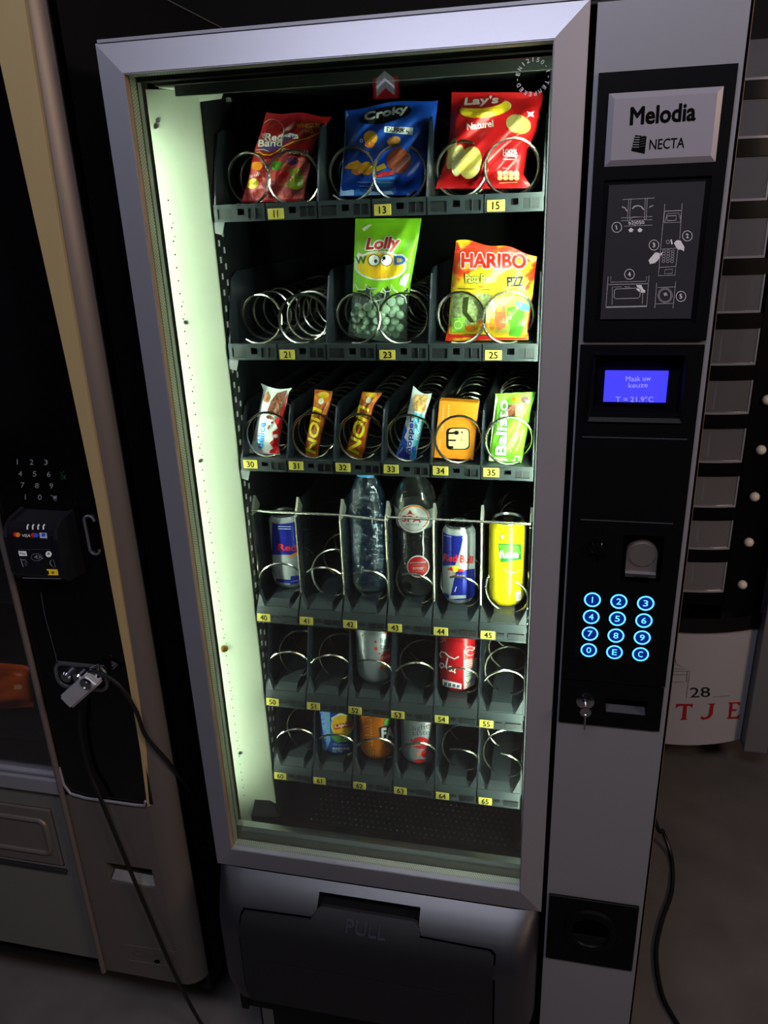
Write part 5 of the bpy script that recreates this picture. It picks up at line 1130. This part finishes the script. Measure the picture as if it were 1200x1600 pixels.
# cables
def smooth_path(P, n=8):
    P = [np.array(p, float) for p in P]; out = []
    for i in range(len(P) - 1):
        p0, p1, p2, p3 = P[max(i - 1, 0)], P[i], P[i + 1], P[min(i + 2, len(P) - 1)]
        for k in range(n):
            t = k / n; out.append(tuple(.5 * (2 * p1 + (p2 - p0) * t + (2 * p0 - 5 * p1 + 4 * p2 - p3) * t * t + (3 * p1 - p0 - 3 * p2 + p3) * t ** 3)))
    return out + [tuple(P[-1])]
def cable(name, P, r, label):
    q = MB(); q.tube(smooth_path(P), r, 8); return tag(q.build(name, M_rubber, None, True), label, 'cable')
cable('power_cable', [YP(124, 1108, -.016), YP(127, 1150, -.012), YP(140, 1205, -.010), YP(160, 1255, -.014), YP(195, 1340, -.012), YP(235, 1435, -.012), YP(272, 1520, -.012), YP(300, 1575, .02), ZP(322, 1612, .006)], .0036, 'black cable hanging down the tan machine from the padlock to the floor')
cable('power_cable', [YP(130, 1056, -.018), YP(150, 1050, -.022), YP(185, 1070, -.020), YP(212, 1110, -.012), YP(228, 1150, -.006), YP(262, 1190, .012), YP(292, 1228, .05), YP(305, 1245, .09)], .0036, 'black cable curving from the padlock round the tan pillar into the gap')
cable('power_cable', [(.80, .90, .30), ZP(1024, 1283, .10), ZP(1036, 1300, .05), ZP(1049, 1340, .006), ZP(1050, 1390, .006), ZP(1034, 1440, .006), ZP(1025, 1490, .006), ZP(1033, 1550, .006), ZP(1052, 1590, .006), ZP(1075, 1625, .006)], .0055, 'black cable snaking over the floor beside the payment column')

# ================================================================== ROTARY MACHINE BEHIND, RIGHT
RMX, RMY, RR = .93, 1.45, .42
R2 = thing('rotary_vending_machine', (.93, 1.45, 0), 'black rotary food vending machine with stacked clear compartments and white front panel', 'vending machine')
class Drum(Can):
    def __init__(s, r): s.cx, s.cy, s.r, s.zb, s.h = RMX, RMY, r, -.1, 2.3
def arc(q, r, x0, x1, z0, z1, n=14, th=.004, mi=0):
    a0, a1 = math.acos((x0 - RMX) / r), math.acos((x1 - RMX) / r); rings = []
    for k in range(n + 1):
        a = a0 + (a1 - a0) * k / n; rings.append([(RMX + rr * cos(a), RMY - rr * sin(a), z) for rr, z in ((r, z0), (r, z1), (r - th, z1), (r - th, z0))])
    V = [[q.bm.verts.new(p) for p in g] for g in rings]
    for a, b in zip(V, V[1:]):
        for k in range(4): q._f([a[k], b[k], b[(k + 1) % 4], a[(k + 1) % 4]], mi)
    q._f(V[0], mi); q._f(V[-1][::-1], mi); return q
q = MB(); q.box(.52, 1.22, 1.30, 1.90, .14, 1.95); q.build('cabinet', M_blkm, R2)
for x in (.56, 1.16):
    for y in (1.33, 1.85):
        q = MB(); q.lathe([(.02, 0), (.02, .012), (.009, .016), (.009, .14)], (x, y, 0), 12); q.build('foot', M_blk, R2, True)
q = MB(); q.box(1.148, 1.212, 1.045, 1.31, .118, 1.95, 0, .003, 2); q.build('side_post', mat('post_grey', (108, 108, 112), .5, .2), R2)
q = MB(); q.box(.50, .56, 1.045, 1.31, .118, 1.95, 0, .003, 2); q.build('side_post', mat('post_grey'), R2)
q = MB(); arc(q, RR, .70, 1.146, .128, .513, 18); wp = q.build('front_panel', mat('panel_white', (160, 160, 166), .5), R2, True, .6)
q = MB(); arc(q, RR + .012, .70, 1.146, .515, .560, 18, .03); q.build('drum_lip', M_blkg, R2, True, .6)
q = MB(); arc(q, RR - .004, 1.035, 1.146, .56, 1.95, 8, .02); q.build('door_strip', mat('door_black', (5, 5, 6), .35, spec=.15), R2, True, .6)
D = Drum(RR); pr = Print(D.onto, cut=12., base=.0012, step=.0004); c = crop(1020, 900, 5.7167); rd_ = ink('serif_red', (150, 16, 20), .5); gk = ink('line_grey', (90, 90, 96), .5)
pr.text('28', *c((335, 1085), (512, 1078)), 15.5, I_k, 0, .004); pr.stroke(c((538, 1078), (688, 1068)), .7, gk); pr.stroke(c((298, 1090), (318, 945)), .6, gk)
for st in ([(180, 880), (305, 880)], [(185, 850), (330, 848), (318, 945), (300, 945), (308, 850)], [(175, 945), (275, 945)], [(190, 830), (300, 828), (215, 790), (200, 740)]): pr.stroke(c(*st), .8, gk)
pr.poly(c((210, 1140), (360, 1140), (350, 1180), (338, 1160), (305, 1158), (296, 1270), (312, 1282), (240, 1284), (262, 1268), (272, 1158), (232, 1160), (205, 1180)), rd_)
pr.poly(c((490, 1138), (562, 1136), (545, 1148), (532, 1235), (505, 1268), (450, 1284), (425, 1272), (432, 1250), (470, 1262), (498, 1238), (512, 1150)), rd_)
pr.poly(c((668, 1128), (778, 1124), (774, 1158), (755, 1138), (712, 1138), (708, 1188), (748, 1186), (742, 1204), (704, 1204), (696, 1256), (742, 1256), (776, 1236), (768, 1272), (655, 1274), (674, 1258), (686, 1142)), rd_)
pr.build('lettering', wp)
rows_y = [(60, 122), (145, 214), (244, 312), (338, 402), (428, 488), (512, 570), (593, 647), (670, 723), (742, 793), (812, 859), (879, 926)]
xr = [1215, 1208, 1204, 1200, 1193, 1185, 1175, 1164, 1154, 1147, 1137]
pane = clear('compartment_pane', (.80, .80, .82), .16, .06, body=.14, bodycol=(190, 190, 196), edge=.6)
for (ya, yb2), xx in zip(rows_y, xr):
    P = D.onto(xx, (ya + yb2) / 2, 0); xm = min(1.032, P[0]); z1 = D.onto(xx - 25, ya, 0)[2]; z0 = D.onto(xx - 25, yb2, 0)[2]
    q = MB(); arc(q, RR - .006, .70, xm, z0, z1, 12, .003); cm_ = q.build('compartment_window', pane, R2, True, .6)
    q = MB(); arc(q, RR - .004, .70, xm, z0 - .002, z0 + .003, 12, .006); q.build('window_edge', mat('edge_clear', (150, 150, 158), .2, .3), cm_, True, .6)
    q = MB(); arc(q, RR - .004, xm - .004, xm, z0, z1, 1, .006); q.build('window_edge', mat('edge_clear'), cm_)
    q = MB(); q.prism([(xm - .13, 1.30, z0 - .005), (xm - .075, 1.10, z0 - .005), (xm - .071, 1.10, z0 - .005), (xm - .126, 1.30, z0 - .005)], (0, 0, z1 - z0 + .01)); q.build('compartment_wall', mat('compartment_grey', (165, 165, 168), .5), cm_)
    q = MB(); arc(q, RR - .002, .70, 1.033, z0 - .038, z0 - .003, 12, .02); q.build('drum_band', mat('door_black'), R2, True, .6)
    q = MB(); q.box(.70, xm + .01, 1.09, 1.30, z0 - .012, z0 - .004); q.build('compartment_floor', mat('door_black'), R2)
for x, y in ((1197, 624), (1187, 702), (1177, 775), (1168, 846), (1158, 912)):
    P = D.onto(x, y, .006); q = MB(); bmesh.ops.create_uvsphere(q.bm, u_segments=16, v_segments=10, radius=.0125, matrix=Matrix.Translation(P)); q.tube([P, (P[0], P[1] + .02, P[2])], .004, 8); q.build('knob', mat('knob_ivory', (214, 206, 190), .4), R2, True)

# ================================================================== things behind the camera, seen mirrored in the glass
q = MB(); q.box(-4, 4.5, -5.1, -5.0, 0, 3.4); wf = q.build('wall_front', mat('dark_wall'), None); wf['kind'] = 'structure'; wf['label'] = 'dark far wall of the hall opposite the machines'
def mirror_pt(u, v, yb):
    P = YP(u, v, .0015); d = P - CAM; return P + np.array((d[0], -d[1], d[2])) * ((P[1] - yb) / d[1])
A = mirror_pt(582, 122, -4.98); B_ = mirror_pt(622, 152, -4.98); x0, x1, z0, z1 = A[0], B_[0], B_[2], A[2]
T = thing('wall_sign', ((x0 + x1) / 2, -4.98, z0), 'small red backlit sign with two white chevrons on the far wall', 'sign')
q = MB(); q.box(x0, x1, -5.0, -4.97, z0, z1, 0, .004, 1); q.build('sign_board', mat('sign_red', (200, 30, 50), .5, emit=.7, ecol=(.75, .03, .06)), T)
for k in (0, 1):
    zc = z0 + (z1 - z0) * (.30 + .34 * k); xc = (x0 + x1) / 2; hw = (x1 - x0) * .36; hh = (z1 - z0) * .20
    q = MB(); q.prism([(xc - hw, -4.968, zc - hh), (xc, -4.968, zc + hh), (xc + hw, -4.968, zc - hh), (xc + hw, -4.968, zc - hh + .06), (xc, -4.968, zc + hh + .06), (xc - hw, -4.968, zc - hh + .06)], (0, .004, 0)); q.build('chevron', mat('sign_white', (235, 235, 240), .5, emit=.6, ecol=(.9, .9, 1.)), T)
